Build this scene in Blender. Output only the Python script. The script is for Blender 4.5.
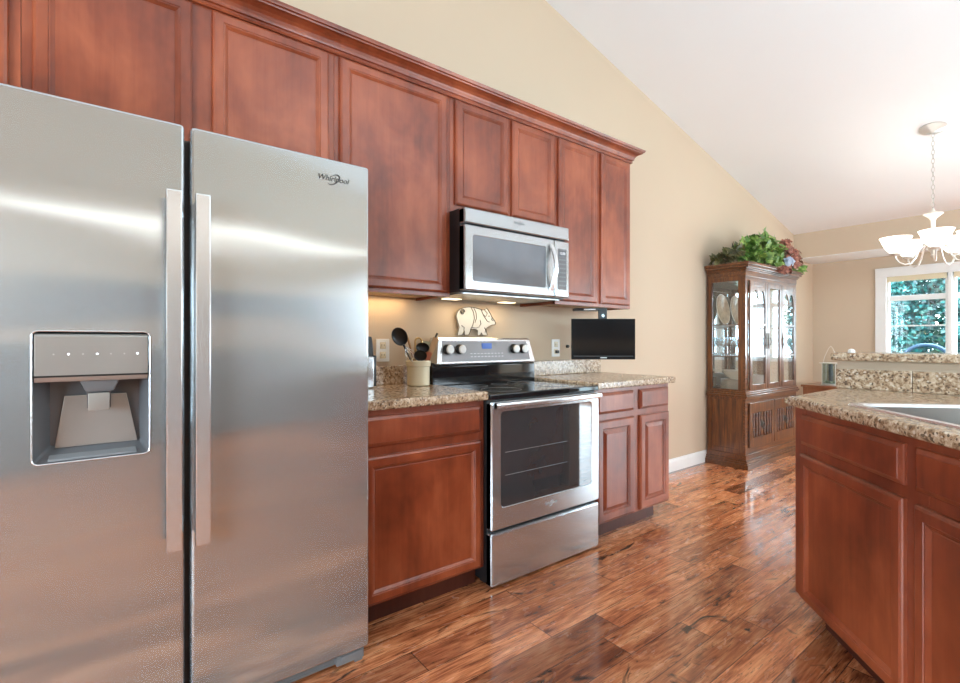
import bpy, bmesh, math, random
from mathutils import Vector, Matrix
R = math.radians
random.seed(7)
S = bpy.context.scene
for o in list(bpy.data.objects):
    bpy.data.objects.remove(o)

# ------------------------------------------------------------------ camera, world, lights, exposure
THETA = math.atan2(632, 485)                 # heading of the view from the +X axis
cd = bpy.data.cameras.new('camera'); cd.sensor_width = 36; cd.lens = 36 * 485 / 960
cd.clip_start = 0.02; cd.clip_end = 200
cam = bpy.data.objects.new('camera', cd); S.collection.objects.link(cam)
cam.location = (0, 0, 1.17); cam.rotation_euler = (R(90), 0, THETA - R(90))
S.camera = cam

w = bpy.data.worlds.new('sky'); S.world = w; w.use_nodes = True
bg = w.node_tree.nodes['Background']
bg.inputs[0].default_value = (0.80, 0.91, 1.0, 1); bg.inputs[1].default_value = 9.0

def area(name, loc, look, sx, sy, power, col=(1, 1, 1)):
    l = bpy.data.lights.new(name, 'AREA'); l.shape = 'RECTANGLE'; l.size = sx; l.size_y = sy
    l.energy = power; l.color = col
    o = bpy.data.objects.new(name, l); S.collection.objects.link(o); o.location = loc
    d = Vector(look) - Vector(loc); o.rotation_euler = d.to_track_quat('-Z', 'Y').to_euler()
    return o
DAY = (0.66, 0.87, 1.0)
area('daylight_patio_door', (5.0, -3.60, 1.30), (4.4, 0, 1.3), 2.2, 2.1, 50, DAY)
area('daylight_side_window', (-3.28, -0.9, 1.55), (0, -0.9, 1.45), 2.6, 1.5, 178, DAY)
area('daylight_dining_door', (7.60, -2.55, 1.08), (4, -2.55, 1.0), 1.6, 2.0, 100, DAY)
area('sky_above_dining_window', (9.0, 0.9, 3.3), (6.6, 0.9, 0.9), 3.0, 1.6, 900, DAY)
area('daylight_dining_window', (7.62, 0.42, 1.42), (5.6, 0.9, 1.5), 0.85, 0.95, 62, (.80, .93, 1.0))
area('ceiling_fill_light', (1.6, -1.6, 1.9), (3.2, -1.0, 4.0), 0.8, 0.8, 112, (.56, .85, 1.0))  # unseen fill lamp added to brighten the ceiling
area('streak_fill_strip', (1.0, -3.38, 2.62), (1.0, 0, 2.2), 4.2, 0.07, 5, (1, .97, .92))  # unseen strip lamp added for the bright streak reflected in the refrigerator

vs = S.view_settings
vs.view_transform = 'Standard'; vs.look = 'None'; vs.gamma = 1; vs.use_curve_mapping = False
vs.exposure = 0.05
S.cycles.max_bounces = 10; S.cycles.diffuse_bounces = 5; S.cycles.glossy_bounces = 5
S.cycles.transparent_max_bounces = 16; S.cycles.sample_clamp_indirect = 6
S.cycles.caustics_reflective = False; S.cycles.caustics_refractive = False

# ------------------------------------------------------------------ materials
class NT:
    def __init__(s, name):
        s.m = bpy.data.materials.new(name); s.m.use_nodes = True
        s.t = s.m.node_tree; s.t.nodes.clear()
        s.out = s.t.nodes.new('ShaderNodeOutputMaterial')
    def n(s, typ, ins=None, **kw):
        nd = s.t.nodes.new('ShaderNode' + typ)
        for k, v in kw.items(): setattr(nd, k, v)
        for k, v in (ins or {}).items():
            if hasattr(v, 'is_output') or isinstance(v, bpy.types.NodeSocket): s.t.links.new(v, nd.inputs[k])
            else: nd.inputs[k].default_value = v
        return nd
    def math(s, op, a, b=0.0, c=None):
        ins = {0: a, 1: b}
        if c is not None: ins[2] = c
        return s.n('Math', ins, operation=op).outputs[0]
    def ramp(s, fac, stops, interp='LINEAR'):
        nd = s.n('ValToRGB', {0: fac}); cr = nd.color_ramp; cr.interpolation = interp
        while len(cr.elements) < len(stops): cr.elements.new(0.5)
        for e, (p, c) in zip(cr.elements, stops):
            e.position = p; e.color = (c[0], c[1], c[2], 1)
        return nd.outputs[0]
    def mix(s, f, a, b, blend='MIX'):
        nd = s.n('Mix', data_type='RGBA', blend_type=blend)
        for k, v in ((0, f), (6, a), (7, b)):
            if isinstance(v, bpy.types.NodeSocket): s.t.links.new(v, nd.inputs[k])
            else: nd.inputs[k].default_value = v if k == 0 else (v[0], v[1], v[2], 1)
        return nd.outputs[2]
    def coords(s, scale=(1, 1, 1), kind='Object'):
        tc = s.n('TexCoord')
        return s.n('Mapping', {0: tc.outputs[kind], 3: scale}).outputs[0]
    def noise(s, vec, scale, detail=3, rough=.5, dist=0.0):
        return s.n('TexNoise', {'Vector': vec, 'Scale': scale, 'Detail': detail, 'Roughness': rough, 'Distortion': dist}).outputs[0]
    def bump(s, h, strength=.2, dist=.01):
        return s.n('Bump', {'Height': h, 'Strength': strength, 'Distance': dist}).outputs[0]
    def bsdf(s, **kw):
        nd = s.n('BsdfPrincipled')
        for k, v in kw.items():
            k = k.replace('_', ' ')
            if isinstance(v, bpy.types.NodeSocket): s.t.links.new(v, nd.inputs[k])
            elif isinstance(v, tuple) and len(v) == 3 and k != 'Normal': nd.inputs[k].default_value = (*v, 1)
            else: nd.inputs[k].default_value = v
        s.t.links.new(nd.outputs[0], s.out.inputs[0]); return nd

def plain(name, col, rough=.5, metal=0.0, var=.06, scale=6, **kw):
    t = NT(name); nz = t.noise(t.coords(), scale, 3)
    lo = tuple(c * (1 - var) for c in col); hi = tuple(min(1, c * (1 + var)) for c in col)
    t.bsdf(Base_Color=t.ramp(nz, [(.3, lo), (.7, hi)]), Roughness=rough, Metallic=metal, **kw)
    return t.m

def wood(name, dark, mid, light, rough=.3, coat=.35, grain=28, axis='Z', fine=.35, spec=.5, crough=.24, lo=.3, hi=.7, cior=1.5):
    t = NT(name)
    sc = {'Z': (grain, grain, grain * .06), 'X': (grain * .06, grain, grain), 'Y': (grain, grain * .06, grain)}[axis]
    g = t.noise(t.coords(sc), 1.0, 5, .6, .4)
    cl = t.noise(t.coords((3.2, 3.2, 2.2)), 1.0, 4, .6, .3)
    f = t.math('ADD', t.math('MULTIPLY', g, fine), t.math('MULTIPLY', cl, 1 - fine))
    c = t.ramp(f, [(lo, dark), (.5, mid), (hi, light)])
    t.bsdf(Base_Color=c, Roughness=rough, Coat_Weight=coat, Coat_IOR=cior, Coat_Roughness=crough, Specular_IOR_Level=spec, Normal=t.bump(g, .05, .003))
    return t.m

def steel(name, col=(.56, .55, .53), rough=.30, aniso=.75, wave=.0):
    t = NT(name)
    streak = t.noise(t.coords((3, 3, 900)), 1.0, 2)
    c = t.ramp(streak, [(.3, tuple(x * .985 for x in col)), (.7, tuple(x * 1.012 for x in col))])
    kw = {}
    if wave:
        kw['Normal'] = t.bump(t.noise(t.coords((.9, .9, 2.6)), 1.0, 1), wave, .05)
    tan = t.n('CombineXYZ', {0: 1.0, 1: 0.0, 2: 0.0}).outputs[0]
    t.bsdf(Base_Color=c, Metallic=.82, Roughness=rough, Anisotropic=aniso, Tangent=tan, **kw)
    return t.m

def granite(name):
    t = NT(name); co = t.coords()
    n1 = t.noise(co, 55, 4, .65, .5); n2 = t.noise(co, 9, 3, .6)
    base = t.ramp(n1, [(.31, (.055, .030, .018)), (.42, (.26, .155, .085)), (.52, (.50, .36, .235)), (.66, (.72, .60, .45))])
    v = t.n('TexVoronoi', {'Vector': co, 'Scale': 130.0}, feature='F1')
    spk = t.ramp(v.outputs['Color'], [(.0, (1, 1, 1)), (.16, (1, 1, 1)), (.20, (0, 0, 0))], 'CONSTANT')
    c = t.mix(t.math('MULTIPLY', spk, .85), base, (.045, .03, .022))
    spk2 = t.ramp(v.outputs['Color'], [(.0, (0, 0, 0)), (.84, (0, 0, 0)), (.86, (1, 1, 1))], 'CONSTANT')
    c = t.mix(t.math('MULTIPLY', spk2, .7), c, (.80, .72, .60))
    c = t.mix(t.math('MULTIPLY', n2, .35), c, (.40, .27, .17))
    t.bsdf(Base_Color=c, Roughness=.22, Coat_Weight=.12, Coat_Roughness=.06)
    return t.m

def floor_mat():
    t = NT('hickory_planks'); tc = t.n('TexCoord').outputs['Object']
    sp = t.n('SeparateXYZ', {0: tc}); x, y = sp.outputs[0], sp.outputs[1]
    W, L = .128, 1.05
    yy = t.math('ADD', y, .058)
    row = t.math('FLOOR', t.math('DIVIDE', yy, W)); fy = t.math('FRACT', t.math('DIVIDE', yy, W))
    rr = t.n('TexWhiteNoise', {'Vector': t.n('CombineXYZ', {0: row, 1: 3.7}).outputs[0]}, noise_dimensions='2D').outputs[0]
    xs = t.math('DIVIDE', t.math('ADD', x, t.math('MULTIPLY', rr, 7.0)), L)
    colm = t.math('FLOOR', xs); fx = t.math('FRACT', xs)
    wn = t.n('TexWhiteNoise', {'Vector': t.n('CombineXYZ', {0: row, 1: colm}).outputs[0]}, noise_dimensions='2D')
    pid = wn.outputs[0]
    off = t.math('MULTIPLY', pid, 37.0)
    def vec(sx, sy):
        return t.n('CombineXYZ', {0: t.math('ADD', t.math('MULTIPLY', x, sx), off), 1: t.math('ADD', t.math('MULTIPLY', y, sy), off), 2: off}).outputs[0]
    fig = t.noise(vec(1.6, 9), 1.0, 4, .62, 1.6)                       # broad figure
    rings = t.math('SINE', t.math('MULTIPLY', t.noise(vec(1.1, 5.5), 1.0, 2, .5, .8), 70.0))
    fine = t.noise(vec(7, 130), 1.0, 4, .6)
    g = t.math('ADD', t.math('MULTIPLY', fig, .62), t.math('ADD', t.math('MULTIPLY', rings, .035), t.math('MULTIPLY', fine, .38)))
    c = t.ramp(g, [(.30, (.10, .026, .010)), (.42, (.36, .112, .044)), (.52, (.60, .225, .095)), (.66, (.84, .42, .21))])
    tone = t.ramp(pid, [(.0, (.50, .42, .38)), (.18, (.80, .74, .72)), (.5, (1.0, .95, .92)), (1, (1.3, 1.27, 1.25))])
    c = t.mix(1.0, c, tone, 'MULTIPLY')
    kn = t.noise(vec(4.2, 10), 1.0, 3, .6, 1.2)                         # dark knots and mineral streaks
    c = t.mix(t.ramp(kn, [(.62, (0, 0, 0)), (.70, (.92, .92, .92))]), c, (.022, .012, .010))
    cr = t.noise(vec(4.5, 75), 1.0, 6, .72, 2.6)                            # short dark cracks
    c = t.mix(t.ramp(cr, [(.55, (0, 0, 0)), (.62, (.78, .78, .78))]), c, (.035, .016, .010))
    ey = t.math('LESS_THAN', t.math('MINIMUM', fy, t.math('SUBTRACT', 1.0, fy)), .014)
    ex = t.math('LESS_THAN', t.math('MINIMUM', fx, t.math('SUBTRACT', 1.0, fx)), .0022)
    e = t.math('MAXIMUM', ey, ex)
    c = t.mix(t.math('MULTIPLY', e, .72), c, (.03, .014, .009))
    scr = t.noise(vec(9, 26), 1.0, 3, .55, .6)
    h = t.math('SUBTRACT', t.math('ADD', t.math('MULTIPLY', scr, .8), t.math('MULTIPLY', fine, .25)), e)
    t.bsdf(Base_Color=c, Roughness=t.ramp(scr, [(.3, (.17,) * 3), (.7, (.30,) * 3)]), Coat_Weight=.6, Coat_Roughness=.09, Normal=t.bump(h, .24, .006))
    return t.m

def glass_mat(name, tint=(1, 1, 1), refl=.08, rough=.02):
    t = NT(name)
    tr = t.n('BsdfTransparent', {0: (*tint, 1)}); gl = t.n('BsdfGlossy', {0: (1, 1, 1, 1), 'Roughness': rough})
    lw = t.n('LayerWeight', {0: .35}); f = t.math('ADD', t.math('MULTIPLY', lw.outputs[0], .5), refl)
    mx = t.n('MixShader', {0: f, 1: tr.outputs[0], 2: gl.outputs[0]})
    t.t.links.new(mx.outputs[0], t.out.inputs[0]); return t.m

def glow(name, col, strength, base=(.9, .9, .9)):
    t = NT(name); t.bsdf(Base_Color=base, Roughness=.4, Emission_Color=col, Emission_Strength=strength); return t.m

def wallpaint(name, col):
    t = NT(name); co = t.coords()
    c = t.ramp(t.noise(co, 2.0, 2), [(.3, tuple(x * .985 for x in col)), (.7, col)])
    t.bsdf(Base_Color=c, Roughness=.75, Specular_IOR_Level=.3, Normal=t.bump(t.noise(co, 260, 2), .05, .002)); return t.m

def leafmat(name, stops, rough=.45, sc=7.0):
    t = NT(name)
    c = t.ramp(t.noise(t.coords(), sc, 3, .6), stops)
    t.bsdf(Base_Color=c, Roughness=rough); return t.m

M = {}
M['wall'] = wallpaint('beige_wall_paint', (.58, .457, .335))
M['ceil'] = wallpaint('white_ceiling_paint', (.84, .84, .84))
M['trim'] = plain('white_trim_paint', (.82, .82, .80), .35, var=.02)
M['umber'] = plain('dark_reflection_band', (.20, .185, .17), .5)  # dark tone of the added bands that the refrigerator reflects
M['floor'] = floor_mat()
M['cherry'] = wood('cherry_stained_maple', (.135, .023, .008), (.245, .049, .017), (.37, .090, .034), .33, .42, fine=.2, crough=.22, lo=.36, hi=.64)
M['toe'] = wood('shaded_toe_board', (.045, .010, .005), (.075, .016, .008), (.11, .028, .014), .5, .1)  # darker than the cabinet stain: shade under the cabinets put into the colour
M['oak'] = wood('golden_oak', (.020, .0045, .0008), (.105, .028, .004), (.25, .085, .015), .30, .5, grain=60, fine=.75, crough=.10)
M['oakh'] = wood('golden_oak_rails', (.020, .0045, .0008), (.105, .028, .004), (.25, .085, .015), .30, .5, grain=60, axis='X', fine=.75, crough=.10)
M['under'] = plain('maple_underside', (.46, .27, .13), .5)
M['granite'] = granite('speckled_brown_granite')
M['steel'] = steel('brushed_steel_door', (.525, .56, .58), .17, .95, .35)
M['steel2'] = steel('brushed_steel', (.57, .60, .62), .20, .8)
M['mwsteel'] = steel('pale_brushed_steel', (.43, .45, .46), .24, .7)
M['basin'] = steel('satin_sink_steel', (.36, .34, .32), .34, .2)
M['bright'] = steel('bright_steel_trim', (.72, .735, .75), .25, .3)
M['dull'] = plain('satin_grey_plastic', (.34, .325, .30), .35, .35)
M['panel'] = plain('warm_grey_metal', (.43, .42, .40), .30, .6)
M['recess'] = plain('slate_grey_plastic', (.13, .135, .145), .32)
M['dgrey'] = plain('dark_grey_plastic', (.13, .13, .135), .4)
M['mgrey'] = plain('mid_grey_plastic', (.22, .23, .24), .45)
M['black'] = plain('black_plastic', (.012, .012, .013), .35)
M['bgloss'] = plain('black_glass', (.010, .011, .013), .05)
M['mwglass'] = plain('grey_screen_glass', (.16, .17, .19), .10, .3)
M['ctrl'] = plain('grey_control_face', (.25, .25, .26), .30, .5)
M['white'] = plain('white_plastic', (.80, .79, .76), .35, var=.02)
M['cream'] = plain('cream_stoneware', (.76, .66, .46), .25, var=.04)
M['pig'] = plain('white_enamel', (.56, .54, .49), .35, var=.03)
M['iron'] = plain('dark_bronze', (.05, .04, .03), .4, .6)
M['utwood'] = wood('utensil_wood', (.28, .13, .05), (.42, .22, .09), (.55, .32, .15), .5, 0)
M['brass'] = plain('warm_brass', (.62, .42, .18), .3, .7)
M['sage'] = plain('sage_silicone', (.36, .38, .27), .5)
M['rust'] = plain('rust_red_silicone', (.35, .10, .05), .5)
M['pane'] = glass_mat('window_glass', (.97, 1, 1), .04)
M['hglass'] = glass_mat('cabinet_glass', (.97, .99, 1), .05)
M['thin'] = glass_mat('drinking_glass', (.93, .96, .97), .12)
M['lantern_glass'] = glass_mat('lantern_glass', (.88, .93, .93), .06)
M['ovenglass'] = plain('oven_window_glass', (.045, .048, .052), .045, 0, Coat_Weight=1.0, Coat_Roughness=.02, Specular_IOR_Level=.8)
M['mirror'] = plain('mirror_backing', (.62, .68, .70), .03, 1.0, var=.0)
M['china'] = plain('ivory_china', (.62, .53, .40), .15, var=.03)
M['plate'] = plain('brown_rim_china', (.44, .30, .18), .2, var=.25, scale=22)
M['canopy'] = plain('satin_canopy_metal', (.58, .56, .52), .3, .3)
M['chain'] = plain('grey_chain_metal', (.42, .40, .36), .35, .4)
M['nickel'] = plain('satin_cream_metal', (.74, .70, .63), .32, .35, var=.02)
M['shade'] = glow('frosted_lit_glass', (1, .95, .86), 1.5)
M['icon'] = glow('lit_icon', (.8, .9, 1), 2.5)
M['icondim'] = plain('unlit_icon', (.62, .62, .60), .4)
M['lcd'] = glow('blue_lit_display', (.06, .16, .55), .7, (.02, .04, .12))
M['lens'] = glow('warm_lamp_lens', (1, .80, .5), 3.0)
M['ink'] = plain('black_ink', (.01, .01, .012), .4)
M['silverink'] = plain('silver_ink', (.72, .72, .72), .3, .5)
M['ivy'] = leafmat('ivy_leaf', [(.28, (.035, .075, .012)), (.45, (.10, .20, .035)), (.62, (.26, .38, .08)), (.72, (.58, .62, .26))], sc=16)
M['ivydark'] = leafmat('dark_ivy_leaf', [(.3, (.04, .035, .012)), (.55, (.11, .10, .03)), (.75, (.28, .22, .06))])
M['stem'] = plain('brown_stem', (.10, .07, .03), .7)
M['rustpetal'] = leafmat('rust_petal', [(.32, (.07, .018, .014)), (.5, (.28, .085, .055)), (.68, (.55, .26, .16))], .6, sc=22)
M['bluepetal'] = leafmat('pale_blue_petal', [(.3, (.22, .28, .42)), (.55, (.55, .62, .75)), (.75, (.82, .84, .86))], .6)
M['treeA'] = leafmat('teal_leaf', [(.3, (.0015, .020, .022)), (.46, (.005, .075, .080)), (.60, (.020, .16, .145)), (.76, (.25, .40, .35))], .35)
M['treeB'] = leafmat('green_leaf', [(.3, (.002, .02, .016)), (.48, (.008, .065, .045)), (.64, (.03, .14, .085)), (.80, (.22, .34, .26))], .35)
M['bark'] = plain('tree_bark', (.08, .055, .04), .9)
M['lawn'] = leafmat('lawn_grass', [(.3, (.012, .04, .018)), (.7, (.04, .09, .03))], .9)
M['bluepaint'] = plain('blue_paint', (.003, .030, .070), .35)
M['table'] = wood('reddish_table_wood', (.12, .035, .014), (.22, .075, .03), (.32, .13, .055), .3, .4, axis='Y')
M['screen'] = plain('black_tv_screen', (.004, .004, .005), .08)

# ------------------------------------------------------------------ mesh helpers
class MB:
    def __init__(s): s.bm = bmesh.new()
    def face(s, vs):
        try: return s.bm.faces.new(vs)
        except ValueError: return None
    def box(s, x0, x1, y0, y1, z0, z1, bev=0.0, seg=2):
        b2 = bmesh.new()
        bmesh.ops.create_cube(b2, size=1.0)
        for v in b2.verts:
            v.co = Vector(((x0 + x1) / 2 + v.co.x * (x1 - x0), (y0 + y1) / 2 + v.co.y * (y1 - y0), (z0 + z1) / 2 + v.co.z * (z1 - z0)))
        if bev: bmesh.ops.bevel(b2, geom=b2.edges[:], offset=bev, segments=seg, profile=.6, affect='EDGES')
        s._merge(b2); return s
    def _merge(s, b2, mat=None):
        if mat is not None: b2.transform(mat)
        me = bpy.data.meshes.new('tmp'); b2.to_mesh(me); b2.free(); s.bm.from_mesh(me); bpy.data.meshes.remove(me)
    def loft(s, loops, closed=True, cap0=True, cap1=True):
        L = [[s.bm.verts.new(p) for p in lp] for lp in loops]
        n = len(L[0])
        for a, b in zip(L, L[1:]):
            for i in range(n if closed else n - 1):
                j = (i + 1) % n
                s.face([a[i], a[j], b[j], b[i]])
        if cap0 and closed: s.face(list(reversed(L[0])))
        if cap1 and closed: s.face(L[-1])
        return s
    def prism(s, pts, axis, a, b, bev=0.0):
        """polygon extruded along an axis; pts are the other two coordinates in xyz order"""
        b2 = bmesh.new()
        def P(p, t):
            return {'x': (t, p[0], p[1]), 'y': (p[0], t, p[1]), 'z': (p[0], p[1], t)}[axis]
        A = [b2.verts.new(P(p, a)) for p in pts]; B = [b2.verts.new(P(p, b)) for p in pts]
        n = len(pts)
        for i in range(n): b2.faces.new([A[i], A[(i + 1) % n], B[(i + 1) % n], B[i]])
        b2.faces.new(list(reversed(A))); b2.faces.new(B)
        bmesh.ops.recalc_face_normals(b2, faces=b2.faces[:])
        if bev: bmesh.ops.bevel(b2, geom=b2.edges[:], offset=bev, segments=2, profile=.6, affect='EDGES')
        s._merge(b2); return s
    def lathe(s, prof, loc=(0, 0, 0), seg=24, mat=None):
        """prof: (radius, height) pairs turned around z, then moved by mat / loc"""
        b2 = bmesh.new(); rings = []
        for r, z in prof:
            if r <= 1e-5: rings.append([b2.verts.new((0, 0, z))])
            else: rings.append([b2.verts.new((r * math.cos(2 * math.pi * i / seg), r * math.sin(2 * math.pi * i / seg), z)) for i in range(seg)])
        for a, b in zip(rings, rings[1:]):
            for i in range(seg):
                j = (i + 1) % seg
                f = [a[i % len(a)], a[j % len(a)], b[j % len(b)], b[i % len(b)]]
                f = list(dict.fromkeys(f))
                if len(f) > 2:
                    try: b2.faces.new(f)
                    except ValueError: pass
        for rg in (rings[0], rings[-1]):
            if len(rg) > 2:
                try: b2.faces.new(rg)
                except ValueError: pass
        bmesh.ops.recalc_face_normals(b2, faces=b2.faces[:])
        m = Matrix.Translation(loc)
        if mat is not None: m = m @ mat
        s._merge(b2, m); return s
    def tube(s, pts, r, seg=8, closed=False, cap=True, flat=None):
        pts = [Vector(p) for p in pts]; n = len(pts); loops = []
        up = Vector((0, 0, 1)); prev = None
        for i, p in enumerate(pts):
            if closed: d = pts[(i + 1) % n] - pts[i - 1]
            else: d = pts[min(i + 1, n - 1)] - pts[max(i - 1, 0)]
            d.normalize()
            if prev is None:
                u = d.cross(up)
                if u.length < .1: u = d.cross(Vector((1, 0, 0)))
            else: u = prev - d * prev.dot(d)
            u.normalize(); prev = u; v = d.cross(u)
            rr = r[i] if isinstance(r, (list, tuple)) else r
            loops.append([p + (u * math.cos(2 * math.pi * k / seg) + v * math.sin(2 * math.pi * k / seg)) * rr for k in range(seg)])
        if closed:
            loops.append(loops[0]); s.loft(loops, True, False, False)
        else: s.loft(loops, True, cap, cap)
        return s
    def build(s, name, mat, parent=None, origin=None, local=False, smooth=40, weld=False):
        bm = s.bm
        if weld: bmesh.ops.remove_doubles(bm, verts=bm.verts[:], dist=1e-5)
        bmesh.ops.recalc_face_normals(bm, faces=bm.faces[:])
        if parent is not None and not local:
            rt = parent
            while rt.parent: rt = rt.parent
            bm.transform(rt.matrix_basis.inverted())
        if origin is not None: bm.transform(Matrix.Translation(-Vector(origin)))
        me = bpy.data.meshes.new(name); bm.to_mesh(me); bm.free()
        me.materials.append(M[mat] if isinstance(mat, str) else mat)
        if smooth:
            for p in me.polygons: p.use_smooth = True
            me.set_sharp_from_angle(angle=R(smooth))
            for p in me.polygons:
                if p.area > .0035: p.use_smooth = False
        o = bpy.data.objects.new(name, me); S.collection.objects.link(o)
        if parent is not None: o.parent = parent
        if origin is not None: o.location = origin
        return o

def tag(o, label=None, cat=None, group=None, kind=None):
    if label: o['label'] = label
    if cat: o['category'] = cat
    if group: o['group'] = group
    if kind: o['kind'] = kind
    return o
def thing(name, label, cat, loc, rz=0.0, group=None):
    o = bpy.data.objects.new(name, None); S.collection.objects.link(o)
    o.empty_display_size = .05; o.location = loc; o.rotation_euler = (0, 0, rz)
    return tag(o, label, cat, group)
def struct_root(name, loc=(0, 0, 0)):
    o = bpy.data.objects.new(name, None); S.collection.objects.link(o); o.location = loc
    return tag(o, kind='structure')
def struct(name, mb, mat, **kw): return tag(mb.build(name, mat, **kw), kind='structure')
def copy_tree(o, parent=None):
    c = o.copy(); S.collection.objects.link(c)
    if parent is not None: c.parent = parent
    for ch in list(o.children): copy_tree(ch, c)
    return c
def rrect(x0, x1, z0, z1, r, k=4):
    pts = []
    for cx, cz, a0 in ((x1 - r, z1 - r, 0), (x0 + r, z1 - r, 90), (x0 + r, z0 + r, 180), (x1 - r, z0 + r, 270)):
        for i in range(k + 1):
            a = R(a0 + 90 * i / k); pts.append((cx + r * math.cos(a), cz + r * math.sin(a)))
    return pts
def text(name, body, mat, parent, loc, size, rot=(90, 0, 0), shear=0.0, ext=.0006, align='CENTER'):
    cu = bpy.data.curves.new(name, 'FONT'); cu.body = body; cu.size = size; cu.extrude = ext; cu.shear = shear
    cu.align_x = align; cu.align_y = 'CENTER'; cu.materials.append(M[mat])
    tmp = bpy.data.objects.new('tmp', cu); S.collection.objects.link(tmp)
    me = bpy.data.meshes.new_from_object(tmp.evaluated_get(bpy.context.evaluated_depsgraph_get())); me.name = name
    bpy.data.objects.remove(tmp); bpy.data.curves.remove(cu)
    m = Matrix.Translation(loc) @ Matrix.Rotation(R(rot[2]), 4, 'Z') @ Matrix.Rotation(R(rot[0]), 4, 'X')
    if parent is not None:
        rt = parent
        while rt.parent: rt = rt.parent
        m = rt.matrix_basis.inverted() @ m
    me.transform(m)
    o = bpy.data.objects.new(name, me); S.collection.objects.link(o); o.parent = parent
    return o

# panel doors on a face whose outward side is -y
def ring_panel(mb, x0, x1, z0, z1, yb, rings):
    loops = []
    for ins, y in rings:
        loops.append([(x0 + ins, y, z0 + ins), (x1 - ins, y, z0 + ins), (x1 - ins, y, z1 - ins), (x0 + ins, y, z1 - ins)])
    mb.loft([[(x0, yb, z0), (x1, yb, z0), (x1, yb, z1), (x0, yb, z1)]] + loops)
    return mb
def recessed_door(x0, x1, z0, z1, yf, fr=.044):
    yb = yf + .019
    return ring_panel(MB(), x0, x1, z0, z1, yb, [(0, yf + .008), (.003, yf + .004), (.009, yf + .0005), (.010, yf), (fr - .006, yf), (fr - .004, yf + .0025), (fr, yf + .003),
        (fr + .002, yf + .005), (fr + .011, yf + .0115), (fr + .013, yf + .0105), (fr + .016, yf + .0105)])
def raised_door(x0, x1, z0, z1, yf, fr=.05):
    yb = yf + .019
    return ring_panel(MB(), x0, x1, z0, z1, yb, [(0, yf + .008), (.003, yf + .004), (.009, yf + .0005), (.010, yf), (fr - .004, yf), (fr, yf + .003), (fr + .004, yf + .012),
        (fr + .010, yf + .012), (fr + .012, yf + .010), (fr + .030, yf + .003), (fr + .032, yf + .002), (fr + .033, yf + .002)])
def slab_front(x0, x1, z0, z1, yf):
    return ring_panel(MB(), x0, x1, z0, z1, yf + .019, [(0, yf + .011), (.003, yf + .008), (.015, yf + .002), (.016, yf)])

# ------------------------------------------------------------------ structure
WY = 2.42
def cz(x): return 3.564 - .243 * (x - 2.432)
XL, XR, YN, XRIDGE = -3.2, 7.43, -3.5, -0.8
struct('floor', MB().box(XL, XR, YN, WY, -.06, 0), 'floor', smooth=0)
struct('wall_left', MB().prism([(XL, 0), (XR, 0), (XR, 2.26), (6.8, 2.26), (6.8, cz(6.8) + .02), (XRIDGE, cz(XRIDGE) + .02), (XL, 3.8)], 'y', WY, WY + .12), 'wall', smooth=0)
# sloped ceiling, its far edge on the header wall
mb = MB(); mb.prism([(6.8, cz(6.8)), (XRIDGE, cz(XRIDGE)), (XL, 3.8), (XL, 3.9), (XRIDGE, cz(XRIDGE) + .1), (6.8, cz(6.8) + .1)], 'y', YN, WY)
struct('ceiling', mb, 'ceil', smooth=0)
struct('wall_header', MB().box(6.8, 6.92, YN, WY, 2.2, cz(6.8) + .03), 'wall', smooth=0)
struct('ceiling_nook', MB().box(6.803, XR, YN, WY, 2.194, 2.1995).box(6.921, XR, YN, WY, 2.2, 2.26), 'ceil', smooth=0)
# far wall with a window opening and a glass door opening
WIN = (-0.05, 1.66, 0.92, 1.955)
DOR = (-3.40, -1.75, 0.0, 2.08)
mb = MB()
mb.box(XR, XR + .14, WIN[1], WY + .12, 0, 2.26).box(XR, XR + .14, WIN[0], WIN[1], 0, WIN[2]).box(XR, XR + .14, WIN[0], WIN[1], WIN[3], 2.26)
mb.box(XR, XR + .14, DOR[1], WIN[0], 0, 2.26).box(XR, XR + .14, DOR[0], DOR[1], DOR[3], 2.26).box(XR, XR + .14, YN, DOR[0], 0, 2.26)
struct('wall_far', mb, 'wall', smooth=0)
mb = MB(); PX0, PX1, PZ = 3.9, 6.1, 2.35
mb.box(XL, PX0, YN - .12, YN, 0, 4.6).box(PX1, XR, YN - .12, YN, 0, 4.6).box(PX0, PX1, YN - .12, YN, PZ, 4.6)
struct('wall_right', mb, 'wall', smooth=0)
struct('reflection_band_1', MB().box(XL, PX0 - .1, YN, YN + .03, 0, .98, .004), 'umber', smooth=0)  # this band and the next are unseen, added as dark reflections for the refrigerator
struct('reflection_band_2', MB().box(-1.2, 3.0, YN, YN + .04, 1.22, 1.78, .004), 'umber', smooth=0)
mb = MB(); mb.box(XL - .12, XL, YN, WY, 0, .8).box(XL - .12, XL, YN, WY, 2.3, 4.0).box(XL - .12, XL, YN, -2.2, .8, 2.3).box(XL - .12, XL, .4, WY, .8, 2.3)
struct('wall_near', mb, 'wall', smooth=0)
# baseboards with a rounded top
def base_profile(y): return [(y, 0), (y - .016, 0), (y - .016, .085), (y - .012, .098), (y - .006, .108), (y, .112)]
struct('baseboard_left', MB().prism(base_profile(WY), 'x', 3.0, XR), 'trim')
struct('baseboard_far', MB().box(XR - .016, XR, DOR[1] + .09, WY - .02, 0, .11, .004), 'trim')

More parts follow.
